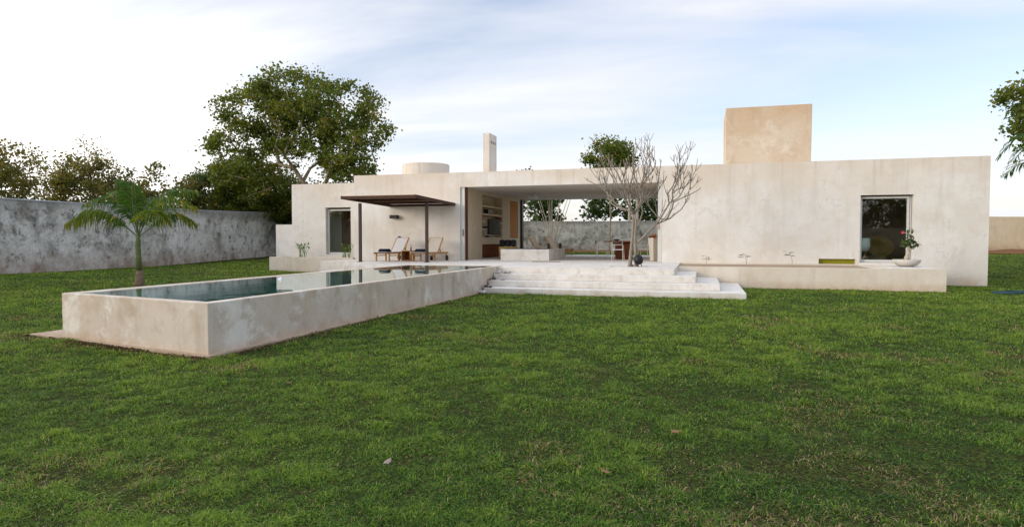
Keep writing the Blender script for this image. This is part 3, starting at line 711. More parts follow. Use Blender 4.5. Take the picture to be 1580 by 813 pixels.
# side table and drinks
tb = thing('side_table', 'open cube side table of teak between the loungers', 'table', (-11.84, 24.75, TZ + .002))
m = MB(); a_ = .21
m.box(-a_, a_, -a_, a_, .40, .43); m.box(-a_, a_, -a_, a_, .01, .04); m.box(-a_, -a_ + .03, -a_, a_, .04, .40); m.box(a_ - .03, a_, -a_, a_, .04, .40); m.build('carcass', M['teak'], tb, True)
MB().box(-a_ + .03, a_ - .03, a_ - .03, a_ - .01, .04, .40).build('back_panel', M['darkwood'], tb, True)
gm = glass('drink_glass', (.95, .95, .9))
gl_ = thing('wine_glass', 'stemmed glass of yellow drink on the side table', 'glass', (-11.9, 24.7, TZ + .432))
MB().lathe([(.035, 0), (.03, .006), (.005, .01), (.005, .09), (.03, .12), (.045, .16), (.042, .2)], (0, 0, 0), 16).build('bowl', gm, gl_, True, smooth=True)
MB().lathe([(.01, .108), (.028, .125), (.04, .16), (.04, .17)], (0, 0, 0), 16).build('drink', plain('yellow_drink', (.65, .5, .12), .3), gl_, True, smooth=True)
bt = thing('bottle', 'slim dark bottle on the side table', 'bottle', (-11.72, 24.8, TZ + .432))
MB().lathe([(.03, 0), (.032, .01), (.032, .12), (.012, .17), (.012, .22)], (0, 0, 0), 14).build('glass_body', plain('bottle_glass', (.12, .12, .13), .2, .5), bt, True, smooth=True)
MB().lathe([(.014, .221), (.014, .245)], (0, 0, 0), 12).build('cap', M['black'], bt, True)

# ------------------------------------------------------------------ living room contents
sofa = thing('masonry_bench', 'low built-in cement bench at the front of the living room', 'bench', (-7.1, 28, TZ))
m = MB(); m.box(-8.36, -6.22, 26.6, 26.8, TZ + .002, 1.20); m.box(-6.42, -6.22, 26.803, 29.9, TZ + .002, 1.20)
m.box(-8.36, -6.423, 26.803, 27.5, TZ + .002, 1.08)
m.build('bench_block', M['terrace'], sofa, bevel=.01)
MB().box(-8.3, -6.5, 26.85, 27.5, 1.085, 1.225, .03).build('seat_cushion', M['navy'], sofa)
for px, py, lab in ((-6.28, 26.75, 'black lantern on the near corner of the bench'), (-6.3, 29.2, 'black lantern on the far end of the bench')):
    t = thing('lantern', lab, 'lantern', (px, py, 1.202), 0, 'black lanterns on the bench')
    MB().lathe([(.055, 0), (.062, .02), (.062, .2), (.055, .23)], (0, 0, 0), 16).build('body', M['black'], t, True)
    MB().lathe([(.04, .231), (.02, .25)], (0, 0, 0), 12).build('lid', M['black'], t, True)
ac = thing('armchair', 'yellow seated armchair with black back cushion beside the bench', 'armchair', (-8.75, 28.9, TZ))
MB().box(-.34, .40, -.3, .3, .26, .56, .03).build('seat', M['yellow'], ac, True)
bk_ = MB()
for k in range(3): bk_.box(-.42 + k * .27, -.17 + k * .27, .08, .32, .57, .88, .05)
bk_.build('back_cushion', M['black'], ac, True)
for sx in (-.3, .35):
    for sy in (-.25, .25): MB().box(sx - .025, sx + .025, sy - .025, sy + .025, .003, .26).build('leg', M['teak'], ac, True)
tp = thing('tap', 'white upright tap behind the bench', 'tap', (-8.12, 31.5, TZ))
MB().tube([(0, 0, .003), (0, 0, .62), (.04, -.02, .68), (.1, -.05, .66)], .018, 8).build('spout', M['whiteplastic'], tp, True)
MB().tube([(0, 0, .42), (.17, 0, .42)], .015, 8).build('handle', M['whiteplastic'], tp, True)
tv = thing('television', 'black flat television hung in front of the shelf niche', 'television', (-9.75, 29.7, 2.2))
sv = MB(); d_ = Vector((.35, 1, 0)).normalized(); n_ = Vector((1, -.35, 0)).normalized()
sv.obox((-9.62, 29.55, 2.22), d_, n_, Vector((0, 0, 1)), .46, .035, .37); sv.build('casing', M['black'], tv)
sv = MB(); sv.obox(Vector((-9.62, 29.55, 2.22)) + n_ * .038, d_, n_, Vector((0, 0, 1)), .43, .003, .34); sv.build('screen', M['screen'], tv)
MB().bar((-10.28, 29.75, 2.2), (-9.64, 29.6, 2.2), .08, .08).build('bracket', M['black'], tv)
tag(MB().box(-10.1, -9.85, 29.4, 29.75, 2.845, 3.05, .01).build('speaker', M['black']), 'small black speaker on the second shelf', 'speaker')
tag(MB().box(-10.05, -9.85, 29.5, 30.0, 1.722, 1.80, .01).build('media_box', M['black']), 'flat black media box below the television', 'media player')
vs = MB().lathe([(.03, 0), (.06, .08), (.05, .2), (.02, .26), (.03, .3)], (0, 0, 0), 16).build('vase', plain('green_glaze', (.02, .10, .07), .3, .5), smooth=True); vs.location = (-10.0, 28.8, 2.477); tag(vs, 'slender dark green vase at the left end of the third shelf', 'vase')
bw_ = MB().lathe([(.06, 0), (.12, .08), (.13, .2), (.08, .24)], (0, 0, 0), 18).build('jar', M['darkwood'], smooth=True); bw_.location = (-10.0, 31.45, 2.477); tag(bw_, 'round dark jar at the right end of the third shelf', 'jar')
fan = thing('ceiling_fan', 'white ceiling fan hanging in the living room', 'fan', (-7.8, 30.5, 3.843))
MB().tube([(0, 0, -.003), (0, 0, -.18)], .02, 8).build('rod', M['whiteplastic'], fan, True)
MB().lathe([(.05, -.30), (.10, -.27), (.10, -.2), (.04, -.17)], (0, 0, 0), 16).build('motor', M['whiteplastic'], fan, True)
for k in range(3):
    a = R(15 + 120 * k); m = MB(); m.obox((.45 * math.cos(a), .45 * math.sin(a), -.235), Vector((math.cos(a), math.sin(a), 0)), Vector((-math.sin(a), math.cos(a), .12)).normalized(), Vector((0, 0, 1)), .36, .055, .006); m.build('blade', M['whiteplastic'], fan, True)
tag(MB().box(-6.6, -5.5, 25.15, 25.6, TZ + .003, TZ + .018).build('door_mat', M['mat']), 'brown woven mat on the terrace before the living room', 'mat')
# dining
dt = thing('dining_table', 'dark wooden dining table on a box pedestal in the living room', 'table', (-3.5, 29.6, TZ))
MB().box(-.78, .62, -.5, .6, .78, .83, .008).build('table_top', M['darkwood'], dt, True)
m = MB(); m.box(-.30, .42, -.3, .3, .003, .778, .01); m.build('pedestal', M['redwood'], dt, True)
m = MB()
for k in range(3): m.box(-.26 + k * .22, -.08 + k * .22, -.312, -.302, .08, .70)
m.build('panel_slats', M['redwood'], dt, True)
tag(MB().lathe([(.05, 0), (.16, .05), (.17, .07), (.15, .07)], (-3.75, 29.4, TZ + .832), 20).build('bowl', M['black']), 'small dark bowl on the dining table', 'bowl')
def chair(label, loc, rz, frame):
    t = thing('dining_chair', label, 'chair', loc, rz, 'dining chairs')
    for sx, sy in ((-1, -1), (1, -1), (-1, 1), (1, 1)):
        MB().tube([(sx * .24, sy * .24, .003), (sx * .22, sy * .2, .46)] + ([(sx * .21, -.24, .80)] if sy < 0 else [(sx * .21, .16, .62)]), .013, 8).build('leg', frame, t, True)
    MB().box(-.22, .22, -.2, .22, .45, .475, .006).build('seat', M['whiteplastic'] if frame is M['white'] else M['canvas'], t, True)
    m = MB()
    for s_ in (-1, 1): m.tube([(s_ * .21, .16, .62), (s_ * .215, -.05, .64), (s_ * .21, -.24, .66)], .013, 8)
    m.tube([(-.21, -.24, .68), (-.1, -.275, .665), (0, -.285, .66), (.1, -.275, .665), (.21, -.24, .68)], .012, 8); m.build('arm_frame', frame, t, True)
    bk = MB(); n = 7
    for i in range(n - 1):
        f = lambda q_: (-.21 + .42 * q_ / (n - 1), -.24 - .055 * math.sin(math.pi * q_ / (n - 1)))
        (xa, ya), (xb, yb) = f(i), f(i + 1); bk.v += []; 
        bk.prism([(xa, ya), (xb, yb), (xb, yb + .018), (xa, ya + .018)], .69, .83)
    bk.build('backrest', M['beam'], t, True); return t
chair('white framed chair with dark curved back in front of the dining table', (-3.48, 27.75, TZ), 0, M['white'])
chair('chair with pale thin legs at the left end of the dining table', (-4.35, 28.9, TZ), R(-75), plain('grey_metal', (.4, .4, .38), .4, .5))
chair('chair with pale thin legs half hidden behind the frangipani trunk', (-2.5, 29.1, TZ), R(80), plain('grey_metal_frame', (.4, .4, .38), .4, .5))
tp_ = thing('tall_planter', 'tall tapering pale planter at the right edge of the living room', 'planter', (-1.98, 27.6, TZ))
MB().lathe([(.13, .003), (.15, .02), (.24, .94), (.25, .96), (.21, .96), (.2, .9)], (0, 0, 0), 4).build('pot', M['pot'], tp_, True)
# foliage helpers ---------------------------------------------------
def leaf_quads(C_, size, rs, droop=0.0, asp=.34):
    """folded rhombus leaves at centres C_ (n,3)"""
    n = len(C_); d = rs.normal(size=(n, 3)); d[:, 2] = d[:, 2] * .7 - droop; d /= np.linalg.norm(d, axis=1)[:, None]
    u = rs.normal(size=(n, 3)); u[:, 2] *= .6; s_ = np.cross(d, u); s_ /= np.linalg.norm(s_, axis=1)[:, None] + 1e-9
    L_ = (size * rs.uniform(.5, 1.45, n))[:, None]
    V = np.stack([C_ - d * L_ * .5, C_ + s_ * L_ * asp, C_ + d * L_ * .5, C_ - s_ * L_ * asp], 1)
    return V.reshape(-1, 3), np.arange(n * 4).reshape(-1, 4)
def grow(base, trunk, centres, rs, wander=.12, bias=.25, tip=.012, expo=2.4):
    """join every clump centre to the nearest fitting node of the skeleton; returns segments with radii"""
    P = [np.array(p, float) for p in trunk]; par = [-1] + list(range(len(trunk) - 1)); base_len = [0.0]
    for i in range(1, len(P)): base_len.append(base_len[-1] + np.linalg.norm(P[i] - P[i - 1]))
    top = P[-1]; order = np.argsort([np.linalg.norm(c - top) for c in centres]); first = max(1, int(len(trunk) * .5))
    for oi in order:
        c = centres[oi]; A = np.array(P[first:]); dv = c - A; dist = np.linalg.norm(dv, axis=1)
        pen = np.clip(-(dv[:, 2]) / (dist + 1e-6), 0, 1)
        cost = dist * (1 + .8 * pen) + bias * np.array(base_len[first:])
        k = int(np.argmin(cost)) + first; a = P[k]; L_ = np.linalg.norm(c - a); ns = max(1, int(L_ / .9)); pi_ = k
        for j in range(1, ns + 1):
            t = j / ns; p = a + (c - a) * t + (rs.normal(size=3) * wander * L_ * .4 * (0 if j == ns else 1)); p[2] += math.sin(math.pi * t) * L_ * .06
            P.append(p); par.append(pi_); base_len.append(base_len[pi_] + np.linalg.norm(p - P[pi_])); pi_ = len(P) - 1
    r = np.zeros(len(P)); ch = [[] for _ in P]
    for i, p in enumerate(par):
        if p >= 0: ch[p].append(i)
    for i in range(len(P) - 1, -1, -1):
        r[i] = tip if not ch[i] else (sum(r[c] ** expo for c in ch[i]) + (tip * .3) ** expo) ** (1 / expo)
    return P, par, r
def skin(P, par, r, sides=6, rmin=0.0):
    m = MB()
    for i, p in enumerate(par):
        if p < 0: continue
        rp = min(r[p], r[i] * 1.5)
        m.tube([P[p], P[i]], [rp, r[i]], sides if r[i] > .05 else 4, cap=False)
    return m
def crown_points(ells, n, rs, shell=.35):
    out = []; wts = np.array([e[3] * e[4] * e[5] for e in ells]) ** .7; wts = wts / wts.sum()
    for _ in range(n):
        e = ells[rs.choice(len(ells), p=wts)]; d = rs.normal(size=3); d /= np.linalg.norm(d); rr_ = rs.uniform(shell, 1) ** .6
        out.append(np.array(e[:3]) + d * rr_ * np.array(e[3:6]))
    return out
def tree(name, label, base, trunk, ells, nclump, leaves, size, mat, barkm, seed, spread=.5, group=None, tip=.012, asp=.34, droop=.25, cat='tree', flat=.7, shell=.35, rmax=None):
    rs = np.random.default_rng(seed); t = thing(name, label, cat, base, 0, group)
    b = np.array(base); C_ = crown_points(ells, nclump, rs, shell)
    P, par, r = grow(b, trunk, C_, rs, tip=tip)
    if rmax: r = r * min(1, rmax / r[0])
    m = skin(P, par, r); m.build('trunk', barkm, t, smooth=True)
    pts = []; rnd = []
    for c in C_:
        k = int(leaves * rs.uniform(.5, 1.4)); q_ = rs.normal(size=(k, 3)) * np.array([1, 1, flat]) * spread * rs.uniform(.6, 1.15) * .55
        pts.append(c + q_); rnd.append(np.clip(rs.normal(.45, .2, k) + rs.normal(0, .14), 0, 1))
    pts = np.concatenate(pts); V, F = leaf_quads(pts, size, rs, droop, asp)
    np_mesh('crown', V - b, F, mat, t, np.concatenate(rnd)); return t

rs0 = np.random.default_rng(1)
# planter shrub with orange leaves
V, F = leaf_quads(np.random.default_rng(3).normal(size=(60, 3)) * [.10, .10, .06] + [0, 0, .05], .12, rs0)
o = np_mesh('potted_shrub', V, F, M['orange'], None, None); o.location = (-1.98, 27.6, TZ + .95); tag(o, 'orange leaved shrub in the tall planter', 'plant')

# ------------------------------------------------------------------ bedroom things seen through the right window
bc = thing('moulded_chair', 'white moulded chair just inside the right window', 'chair', (5.75, 27.2, .762))
m = MB(); prof = [(.05, .42), (.20, .44), (.26, .60), (.27, .86)]
m.lathe([(.03, .40), (.20, .42), (.27, .58), (.26, .90), (.24, .90), (.25, .60), (.18, .45)], (0, 0, 0), 24)
m.build('shell', M['whiteplastic'], bc, True, smooth=True)
for k in range(4): a = R(45 + 90 * k); MB().tube([(.1 * math.cos(a), .1 * math.sin(a), .42), (.24 * math.cos(a), .24 * math.sin(a), .003)], .013, 8).build('leg', M['teak'], bc, True)
rc = thing('rattan_chair', 'round yellow rattan bowl chair inside the right window', 'chair', (6.75, 29.0, .762))
m = MB(); m.lathe([(.05, -.16), (.28, -.12), (.46, .0), (.52, .12), (.50, .13), (.44, .02), (.26, -.08)], (0, 0, 0), 28)
mm_ = Matrix.Rotation(R(52), 4, 'X'); m.v = [tuple(mm_ @ Vector(v) + Vector((0, 0, .52))) for v in m.v]; m.build('bowl', M['rattan'], rc, True, smooth=True)
MB().lathe([(.30, .003), (.30, .04), (.2, .22), (.18, .22)], (0, 0, 0), 20).build('base', M['rattan'], rc, True)

# ------------------------------------------------------------------ bonsai bowl on the ledge
bo = thing('stone_bowl', 'shallow pale stone bowl on the ledge under the right window', 'bowl', (6.42, 24.1, .717))
MB().lathe([(.16, .002), (.30, .05), (.39, .14), (.415, .22), (.40, .235), (.37, .22), (.34, .18)], (0, 0, 0), 36).build('bowl_body', M['pot'], bo, True, smooth=True)
MB().lathe([(.30, .15), (.34, .186), (.1, .21)], (0, 0, 0), 24).build('soil', M['soil'], bo, True, smooth=True)
dz = thing('desert_rose', 'swollen stemmed desert rose with a pink flower growing in the stone bowl', 'plant', (6.42, 24.1, .92))
m = MB(); m.tube([(.0, 0, 0), (.0, 0, .10), (.03, 0, .22), (.05, 0, .32)], [.10, .075, .05, .04], 10)
for pts in ([(.05, 0, .30), (.02, .02, .45), (-.02, 0, .6)], [(.05, 0, .3), (.16, -.02, .42), (.25, 0, .5)], [(.04, 0, .32), (.08, 0, .6), (.10, .02, .85), (.14, 0, .95)], [(.10, .02, .82), (-.05, 0, .9), (-.14, 0, .92)]): m.tube(pts, [.028, .018, .012] + ([.01] if len(pts) > 3 else []), 7)
m.build('stem', M['palebark'], dz, True, smooth=True)
rs = np.random.default_rng(8); cs = []
for c, s_, k in (((-.02, 0, .58), .10, 45), ((.1, 0, .55), .1, 35), ((.27, 0, .5), .09, 40), ((.13, 0, .97), .05, 12), ((.0, 0, .93), .04, 8), ((.12, 0, .72), .06, 12)): cs.append(rs.normal(size=(k, 3)) * s_ * [1, 1, .7] + c)
V, F = leaf_quads(np.concatenate(cs), .12, rs, 0, .22); np_mesh('leaves', V, F, M['leafdark'], dz, rs.random(len(F)))
m = MB()
for k in range(5): a = 2 * math.pi * k / 5; m.face([(-.16, -.02, .92), (-.16 + .035 * math.cos(a - .4), -.05, .92 + .035 * math.sin(a - .4)), (-.16 + .065 * math.cos(a), -.06, .92 + .065 * math.sin(a)), (-.16 + .035 * math.cos(a + .4), -.05, .92 + .035 * math.sin(a + .4))])
m.build('flower', M['petal'], dz, True)

# ------------------------------------------------------------------ saplings and planter plants
def sapling(label, x, y, z, h, seed, group='saplings along the ledge'):
    rs = np.random.default_rng(seed); lx = rs.uniform(-.10, .10); t = thing('sapling', label, 'plant', (x, y, z), 0, group)
    MB().tube([(0, 0, -.02), (.02, 0, h * .45), (lx, .01, h)], [.014, .011, .007], 6).build('stem', M['palebark'], t, True)
    V = []; F = []
    m = MB()
    for k in range(5 + 3 * seed):
        a = rs.uniform(0, 6.28); l_ = rs.uniform(.12, .28); zz = h - rs.uniform(0, .14); up = rs.uniform(-.1, .35)
        d = Vector((math.cos(a), math.sin(a), up)); s_ = Vector((-math.sin(a), math.cos(a), 0)) * .035; o_ = Vector((lx * zz / h, 0, zz)) + d * .03
        m.face([o_, o_ + d * l_ * .5 + s_, o_ + d * l_ + Vector((0, 0, -.03)), o_ + d * l_ * .5 - s_], rs.uniform(.0, .5))
    m.build('leaves', M['plantleaf'], t, True, attr=True)
sapling('leafy sapling, smallest and nearest the steps on the ledge', .10, 24.4, .655, .36, 1); sapling('flat topped sapling, middle one of the ledge', 1.46, 24.4, .655, .44, 2); sapling('tallest sapling, nearest the lime green slot', 2.96, 24.4, .655, .52, 3)
tw_ = thing('dry_twig', 'thin dry twig leaning beside the window', 'twig', (5.12, 25.2, .65)); MB().tube([(0, 0, 0), (.12, 0, .18), (.28, 0, .34), (.3, 0, .42)], [.008, .006, .004, .003], 5).build('stem', M['palebark'], tw_, True)
def lily(label, x, y, z, h, seed, n=9):
    rs = np.random.default_rng(seed); t = thing('lily_plant', label, 'plant', (x, y, z), 0, 'lilies in the left planter')
    st_ = MB(); lf = MB()
    for k in range(n):
        a = rs.uniform(0, 6.28); ln = rs.uniform(.05, .30); hh = h * rs.uniform(.5, 1.0); bx_, by_ = rs.uniform(-.2, .2), rs.uniform(-.08, .08)
        tip_ = Vector((bx_ + math.cos(a) * ln, by_ + math.sin(a) * ln * .5, hh)); mid = Vector((bx_ + math.cos(a) * ln * .3, by_, hh * .55))
        st_.tube([(bx_, by_, -.02), mid, tip_], [.016, .012, .006], 6)
        for q_ in range(4):
            f = rs.uniform(.35, 1); o_ = mid.lerp(tip_, f); b_ = rs.uniform(0, 6.28); d = Vector((math.cos(b_), math.sin(b_) * .6, rs.uniform(.1, .9))).normalized(); l_ = rs.uniform(.14, .26); s_ = Vector((-math.sin(b_), math.cos(b_), 0)) * .035
            lf.face([o_, o_ + d * l_ * .5 + s_, o_ + d * l_, o_ + d * l_ * .5 - s_], rs.choice([.2, .5, .7, .98], p=[.4, .3, .2, .1]))
    st_.build('stems', plain('green_stem', (.14, .24, .07), .6), t, True); lf.build('leaves', M['plantleaf'], t, True, attr=True)
lily('clump of upright green lilies against the white low wing wall', -18.15, 26.55, .74, .78, 5, 12); lily('taller leafy clump in front of the left window', -15.78, 26.5, .74, .72, 6, 11)

# ------------------------------------------------------------------ stones at the pool side of the steps
rs = random.Random(9); ri = 0
base_rock = None
for (x0, x1, y0, y1, z, n) in ((-6.34, -6.08, 18.36, 18.9, .167, 9), (-6.34, -5.95, 19.02, 19.48, .347, 11), (-6.34, -5.9, 19.56, 20.0, .532, 10), (-6.3, -6.1, 17.75, 18.28, .037, 9)):
    for k in range(n):
        m = MB(); r_ = rs.uniform(.035, .075); seg = 7
        prof = [(r_ * .5, 0), (r_ * 1.0, r_ * .35), (r_ * .85, r_ * .85), (r_ * .3, r_ * 1.15)]; m.lathe(prof, (0, 0, 0), seg)
        m.v = [(x * rs.uniform(.75, 1.25), y * rs.uniform(.75, 1.25), z_ * rs.uniform(.9, 1.1) if z_ > 0 else 0) for x, y, z_ in m.v]
        lab = 'fist sized broken stone among those heaped in the corner of pool and steps'
        o = m.build('stone', plain('stone_tone', rs.choice([(.10, .09, .085), (.42, .38, .36), (.26, .2, .17), (.5, .48, .46)]), .95, .1, 0, .3))
        o.location = (rs.uniform(x0, x1), rs.uniform(y0, y1), z); o.rotation_euler = (0, 0, rs.uniform(0, 6)); tag(o, lab, 'stone', 'stones between pool and steps')

# ------------------------------------------------------------------ palm
def frond(pts, nl, ll, seed, drop=.8, rw=.016, leafw=.022, cls=0.0):
    rs = np.random.default_rng(seed); P = [Vector(p) for p in pts]
    # Catmull-Rom through the points
    S = []
    for i in range(len(P) - 1):
        p0, p1, p2, p3 = P[max(i - 1, 0)], P[i], P[i + 1], P[min(i + 2, len(P) - 1)]
        for k in range(8): t = k / 8; S.append(.5 * ((2 * p1) + (p2 - p0) * t + (2 * p0 - 5 * p1 + 4 * p2 - p3) * t * t + (3 * p1 - p0 - 3 * p2 + p3) * t ** 3))
    S.append(P[-1]); m = MB(); n = len(S); m.tube(S, [rw * (1 - .8 * i / n) for i in range(n)], 5); lf = MB()
    for i in range(nl):
        f = .22 + .78 * (i + .5) / nl; x = f * (n - 1); k = min(int(x), n - 2); o = S[k].lerp(S[k + 1], x - k); d = (S[k + 1] - S[k]).normalized()
        side = d.cross(Vector((0, 0, 1)))
        side = side.normalized() if side.length > .05 else Vector((1, 0, 0)); up = side.cross(d)
        L_ = ll * math.sin(math.pi * min(1, .18 + .78 * f)) ** .6 * rs.uniform(.8, 1.1)
        for s_ in (-1, 1):
            e = (side * s_ * .75 + d * rs.uniform(.45, .8) + up * rs.uniform(-.1, .45)).normalized()
            a = o; b = o + e * L_ * .4; c = o + e * L_ * .72 + Vector((0, 0, -drop * L_ * .22)); g = o + e * L_ * .88 + Vector((0, 0, -drop * L_ * rs.uniform(.5, .8)))
            wv = (d * .8 + up * .4).normalized() * leafw; r_ = float(np.clip(rs.normal(.45 + cls + .35 * f, .14), 0, 1))
            lf.face([a - wv * .4, a + wv * .4, b + wv, b - wv], r_); lf.face([b - wv, b + wv, c + wv * .8, c - wv * .8], r_); lf.face([c - wv * .8, c + wv * .8, g], r_)
    return m, lf
palm = thing('palm_tree', 'young palm with drooping feathery fronds behind the pool', 'palm', (-17.29, 16.47, float(gz(-17.29, 16.47)) - .03))
m = MB(); m.tube([(0, 0, 0), (.02, 0, .15), (.02, 0, .55)], [.21, .15, .10], 14); m.build('trunk_base', M['palmbase'], palm, True, smooth=True)
m = MB(); m.tube([(.02, 0, .5), (.0, 0, 1.0), (-.02, 0, 1.35), (.0, 0, 1.75)], [.098, .078, .085, .05], 14); m.build('trunk', M['palmtrunk'], palm, True, smooth=True)
# frond paths: (x toward image right, y away, z up)
rt, fwv = Vector((.72, .69, 0)).normalized(), None
rt = Vector((.959, .282, 0)); dp = Vector((-.282, .959, 0))
FR = [((-.5, .2, 2.4), (-1.35, .5, 2.95), (-2.45, .7, 2.72)), ((-.5, -.3, 2.1), (-1.2, -.8, 2.45), (-1.85, -1.2, 2.05)),
      ((.5, -.1, 2.3), (1.25, -.2, 2.85), (2.3, -.3, 2.6)), ((.45, -.5, 2.1), (1.05, -.9, 2.4), (1.75, -1.2, 2.1)),
      ((.3, .3, 2.5), (.85, .7, 3.15), (1.75, 1.1, 3.2)), ((-.12, -.1, 2.5), (-.3, .1, 3.25), (-.75, .2, 3.5)), ((.0, .4, 2.5), (.1, 1.1, 2.95), (.2, 1.9, 2.7)),
      ((.65, .1, 2.05), (1.3, .15, 2.35), (2.05, .1, 2.1)), ((-.35, .3, 2.4), (-.85, .7, 3.1), (-1.7, 1.0, 3.1)), ((-.7, .0, 2.1), (-1.4, .0, 2.4), (-2.2, -.1, 2.1))]
for i, fp in enumerate(FR):
    pts = [Vector((0, 0, 1.6))] + [rt * a * .82 + dp * b * .85 + Vector((0, 0, 1.6 + (c - 1.6) * .95)) for a, b, c in fp]
    mr, ml = frond(pts, 58, .62, 50 + i, 1.3, cls=.04 if i in (1, 2, 7, 3, 9) else -.10, leafw=.019)
    r_ = mr.build('frond', M['palmtrunk'], palm, True); ml.build('leaflets', M['palmleaf'], r_, True, attr=True)
MB().tube([(0, 0, 1.6), (-.05, 0, 2.5), (-.12, 0, 3.45)], [.03, .015, .004], 6).build('spear_leaf', M['palmtrunk'], palm, True)

# palm at the right edge, mostly out of frame
pr_ = thing('palm_tree', 'palm whose stiff fronds poke in from the right edge of the photo', 'palm', (12.35, 27.0, 0))
MB().tube([(0, 0, -.1), (.05, 0, 2), (0, 0, 4.5)], [.22, .16, .13], 14).build('trunk', M['palmtrunk'], pr_, True, smooth=True)
for k in range(12):
    a = 2 * math.pi * k / 12 + .25; el = (.5, .05, .9)[k % 3]; L_ = 2.2
    pts = [Vector((0, 0, 4.2)), Vector((math.cos(a) * L_ * .35, math.sin(a) * L_ * .35, 4.4 + el * .9)), Vector((math.cos(a) * L_ * .75, math.sin(a) * L_ * .75, 4.35 + el * 1.0)), Vector((math.cos(a) * L_, math.sin(a) * L_, 3.95 + el * .7))]
    mr, ml = frond(pts, 34, .6, 90 + k, .55, cls=-.25); r_ = mr.build('frond', M['palmtrunk'], pr_, True); ml.build('leaflets', M['palmleaf'], r_, True, attr=True)

# ------------------------------------------------------------------ bare frangipani
fg = thing('frangipani_tree', 'leafless frangipani with candelabra branches growing from the terrace pit', 'tree', (-2.2, 21.7, TZ - .05))
rs = random.Random(12); fb = MB()
def zp(x, y, dpt=0.0):       # traced sketch units to metres on the tree's own plane
    px, py = x / 3.386 + 880, y / 3.386 + 190; s_ = 22.6 / 1000
    u = (px - 980) * s_ * .95
    v_ = (411 - py) * s_ * (1.0 - .17 * min(1, max(0, (411 - py) / 120)))
    return rt * u + dp * dpt + Vector((0, 0, v_ + .03))
LIM = [ # polyline (x, y, depth), start radius
 ([(318, 752, 0), (322, 690, 0), (330, 600, 0), (335, 520, .02), (337, 450, .03)], .075),
 ([(348, 752, -.1), (345, 690, -.1), (342, 600, -.06), (347, 520, -.06), (345, 480, -.05), (337, 450, .03)], .055),
 ([(338, 636, -.05), (375, 600, -.1), (430, 535, -.15), (447, 515, -.15), (500, 490, -.1), (522, 478, -.1)], .055),
 ([(337, 450, .03), (310, 425, .1), (270, 400, .2), (240, 360, .3), (215, 315, .4), (180, 270, .5), (110, 225, .6)], .045),
 ([(337, 450, .03), (322, 420, -.1), (300, 330, -.2), (290, 300, -.25), (265, 250, -.3), (245, 200, -.3), (225, 165, -.3)], .048),
 ([(337, 450, .03), (360, 410, .0), (377, 375, .1), (372, 300, .1), (375, 278, .1), (350, 230, .15), (340, 180, .15), (335, 130, .2), (338, 70, .2)], .05),
 ([(290, 300, -.25), (310, 250, -.35), (318, 210, -.4), (330, 160, -.4)], .026),
 ([(375, 278, .1), (400, 225, .0), (430, 180, -.1), (445, 120, -.1), (410, 90, -.1)], .028),
 ([(377, 375, .1), (430, 330, .25), (465, 290, .3), (475, 240, .35), (480, 190, .35), (490, 120, .4)], .036),
 ([(522, 478, -.1), (480, 480, .1), (455, 440, .3), (430, 390, .4), (420, 330, .4), (440, 280, .5), (445, 225, .5)], .03),
 ([(450, 512, -.15), (480, 440, -.4), (500, 380, -.5), (495, 320, -.5), (520, 270, -.55), (530, 215, -.6), (540, 180, -.6)], .036),
 ([(500, 490, -.1), (530, 430, .0), (545, 370, .1), (540, 310, .1), (560, 250, .1), (575, 200, .1), (588, 160, .1)], .036),
 ([(522, 478, -.1), (550, 445, -.2), (575, 420, -.2), (597, 375, -.2)], .026),
 ([(545, 370, .1), (580, 340, -.1), (610, 325, -.2), (655, 298, -.2)], .024),
 ([(540, 310, .1), (580, 280, .3), (610, 270, .3), (645, 235, .3)], .024),
 ([(337, 450, .03), (300, 400, -.4), (262, 340, -.7), (235, 300, -.8), (200, 225, -.9), (170, 180, -.9), (150, 150, -.9)], .036),
 ([(337, 440, .03), (365, 360, -.4), (345, 300, -.6), (360, 240, -.8), (380, 180, -.9), (370, 140, -.9), (400, 85, -.9)], .034),
 ([(337, 440, .03), (380, 380, .6), (410, 330, .8), (400, 270, .9), (420, 200, 1.), (415, 110, 1.0)], .034),
 ([(300, 425, .1), (250, 385, .6), (225, 330, .8), (215, 270, .9), (220, 200, .9), (240, 120, .9)], .03),
 ([(500, 380, -.5), (540, 345, -.7), (560, 300, -.8), (590, 240, -.9), (600, 190, -.9)], .025),
 ([(345, 560, 0), (395, 450, .5), (400, 400, .7), (385, 340, .8), (345, 330, .9), (325, 260, 1.0), (310, 190, 1.0)], .03),
]
tips = []
def branch_poly(pts, r0, r1=.013):
    P = [Vector(p) for p in pts]; S = []
    for i in range(len(P) - 1):
        p0, p1, p2, p3 = P[max(i - 1, 0)], P[i], P[i + 1], P[min(i + 2, len(P) - 1)]
        for k in range(3): t = k / 3; S.append(.5 * ((2 * p1) + (p2 - p0) * t + (2 * p0 - 5 * p1 + 4 * p2 - p3) * t * t + (3 * p1 - p0 - 3 * p2 + p3) * t ** 3))
    S.append(P[-1]); n = len(S); fb.tube(S, [r0 + (r1 - r0) * (i / (n - 1)) ** .8 for i in range(n)], 7); return S
def twig(o, d, L_, r_, depth):
    up = Vector((0, 0, 1)); d = d.normalized(); mid = o + d * L_ * .5; d2 = (d + up * .45).normalized(); e = mid + d2 * L_ * .5
    fb.tube([o, mid, e], [r_, r_ * .88, r_ * .85], 6)
    if depth > 0:
        k = rs.choice((2, 2, 3)); a0 = rs.uniform(0, 6.28); side = d2.orthogonal().normalized(); s2 = d2.cross(side)
        for i in range(k): a = a0 + 6.28 * i / k + rs.uniform(-.4, .4); twig(e, d2 + (side * math.cos(a) + s2 * math.sin(a)) * rs.uniform(.35, .6), L_ * rs.uniform(.7, .95), r_ * .85, depth - 1)
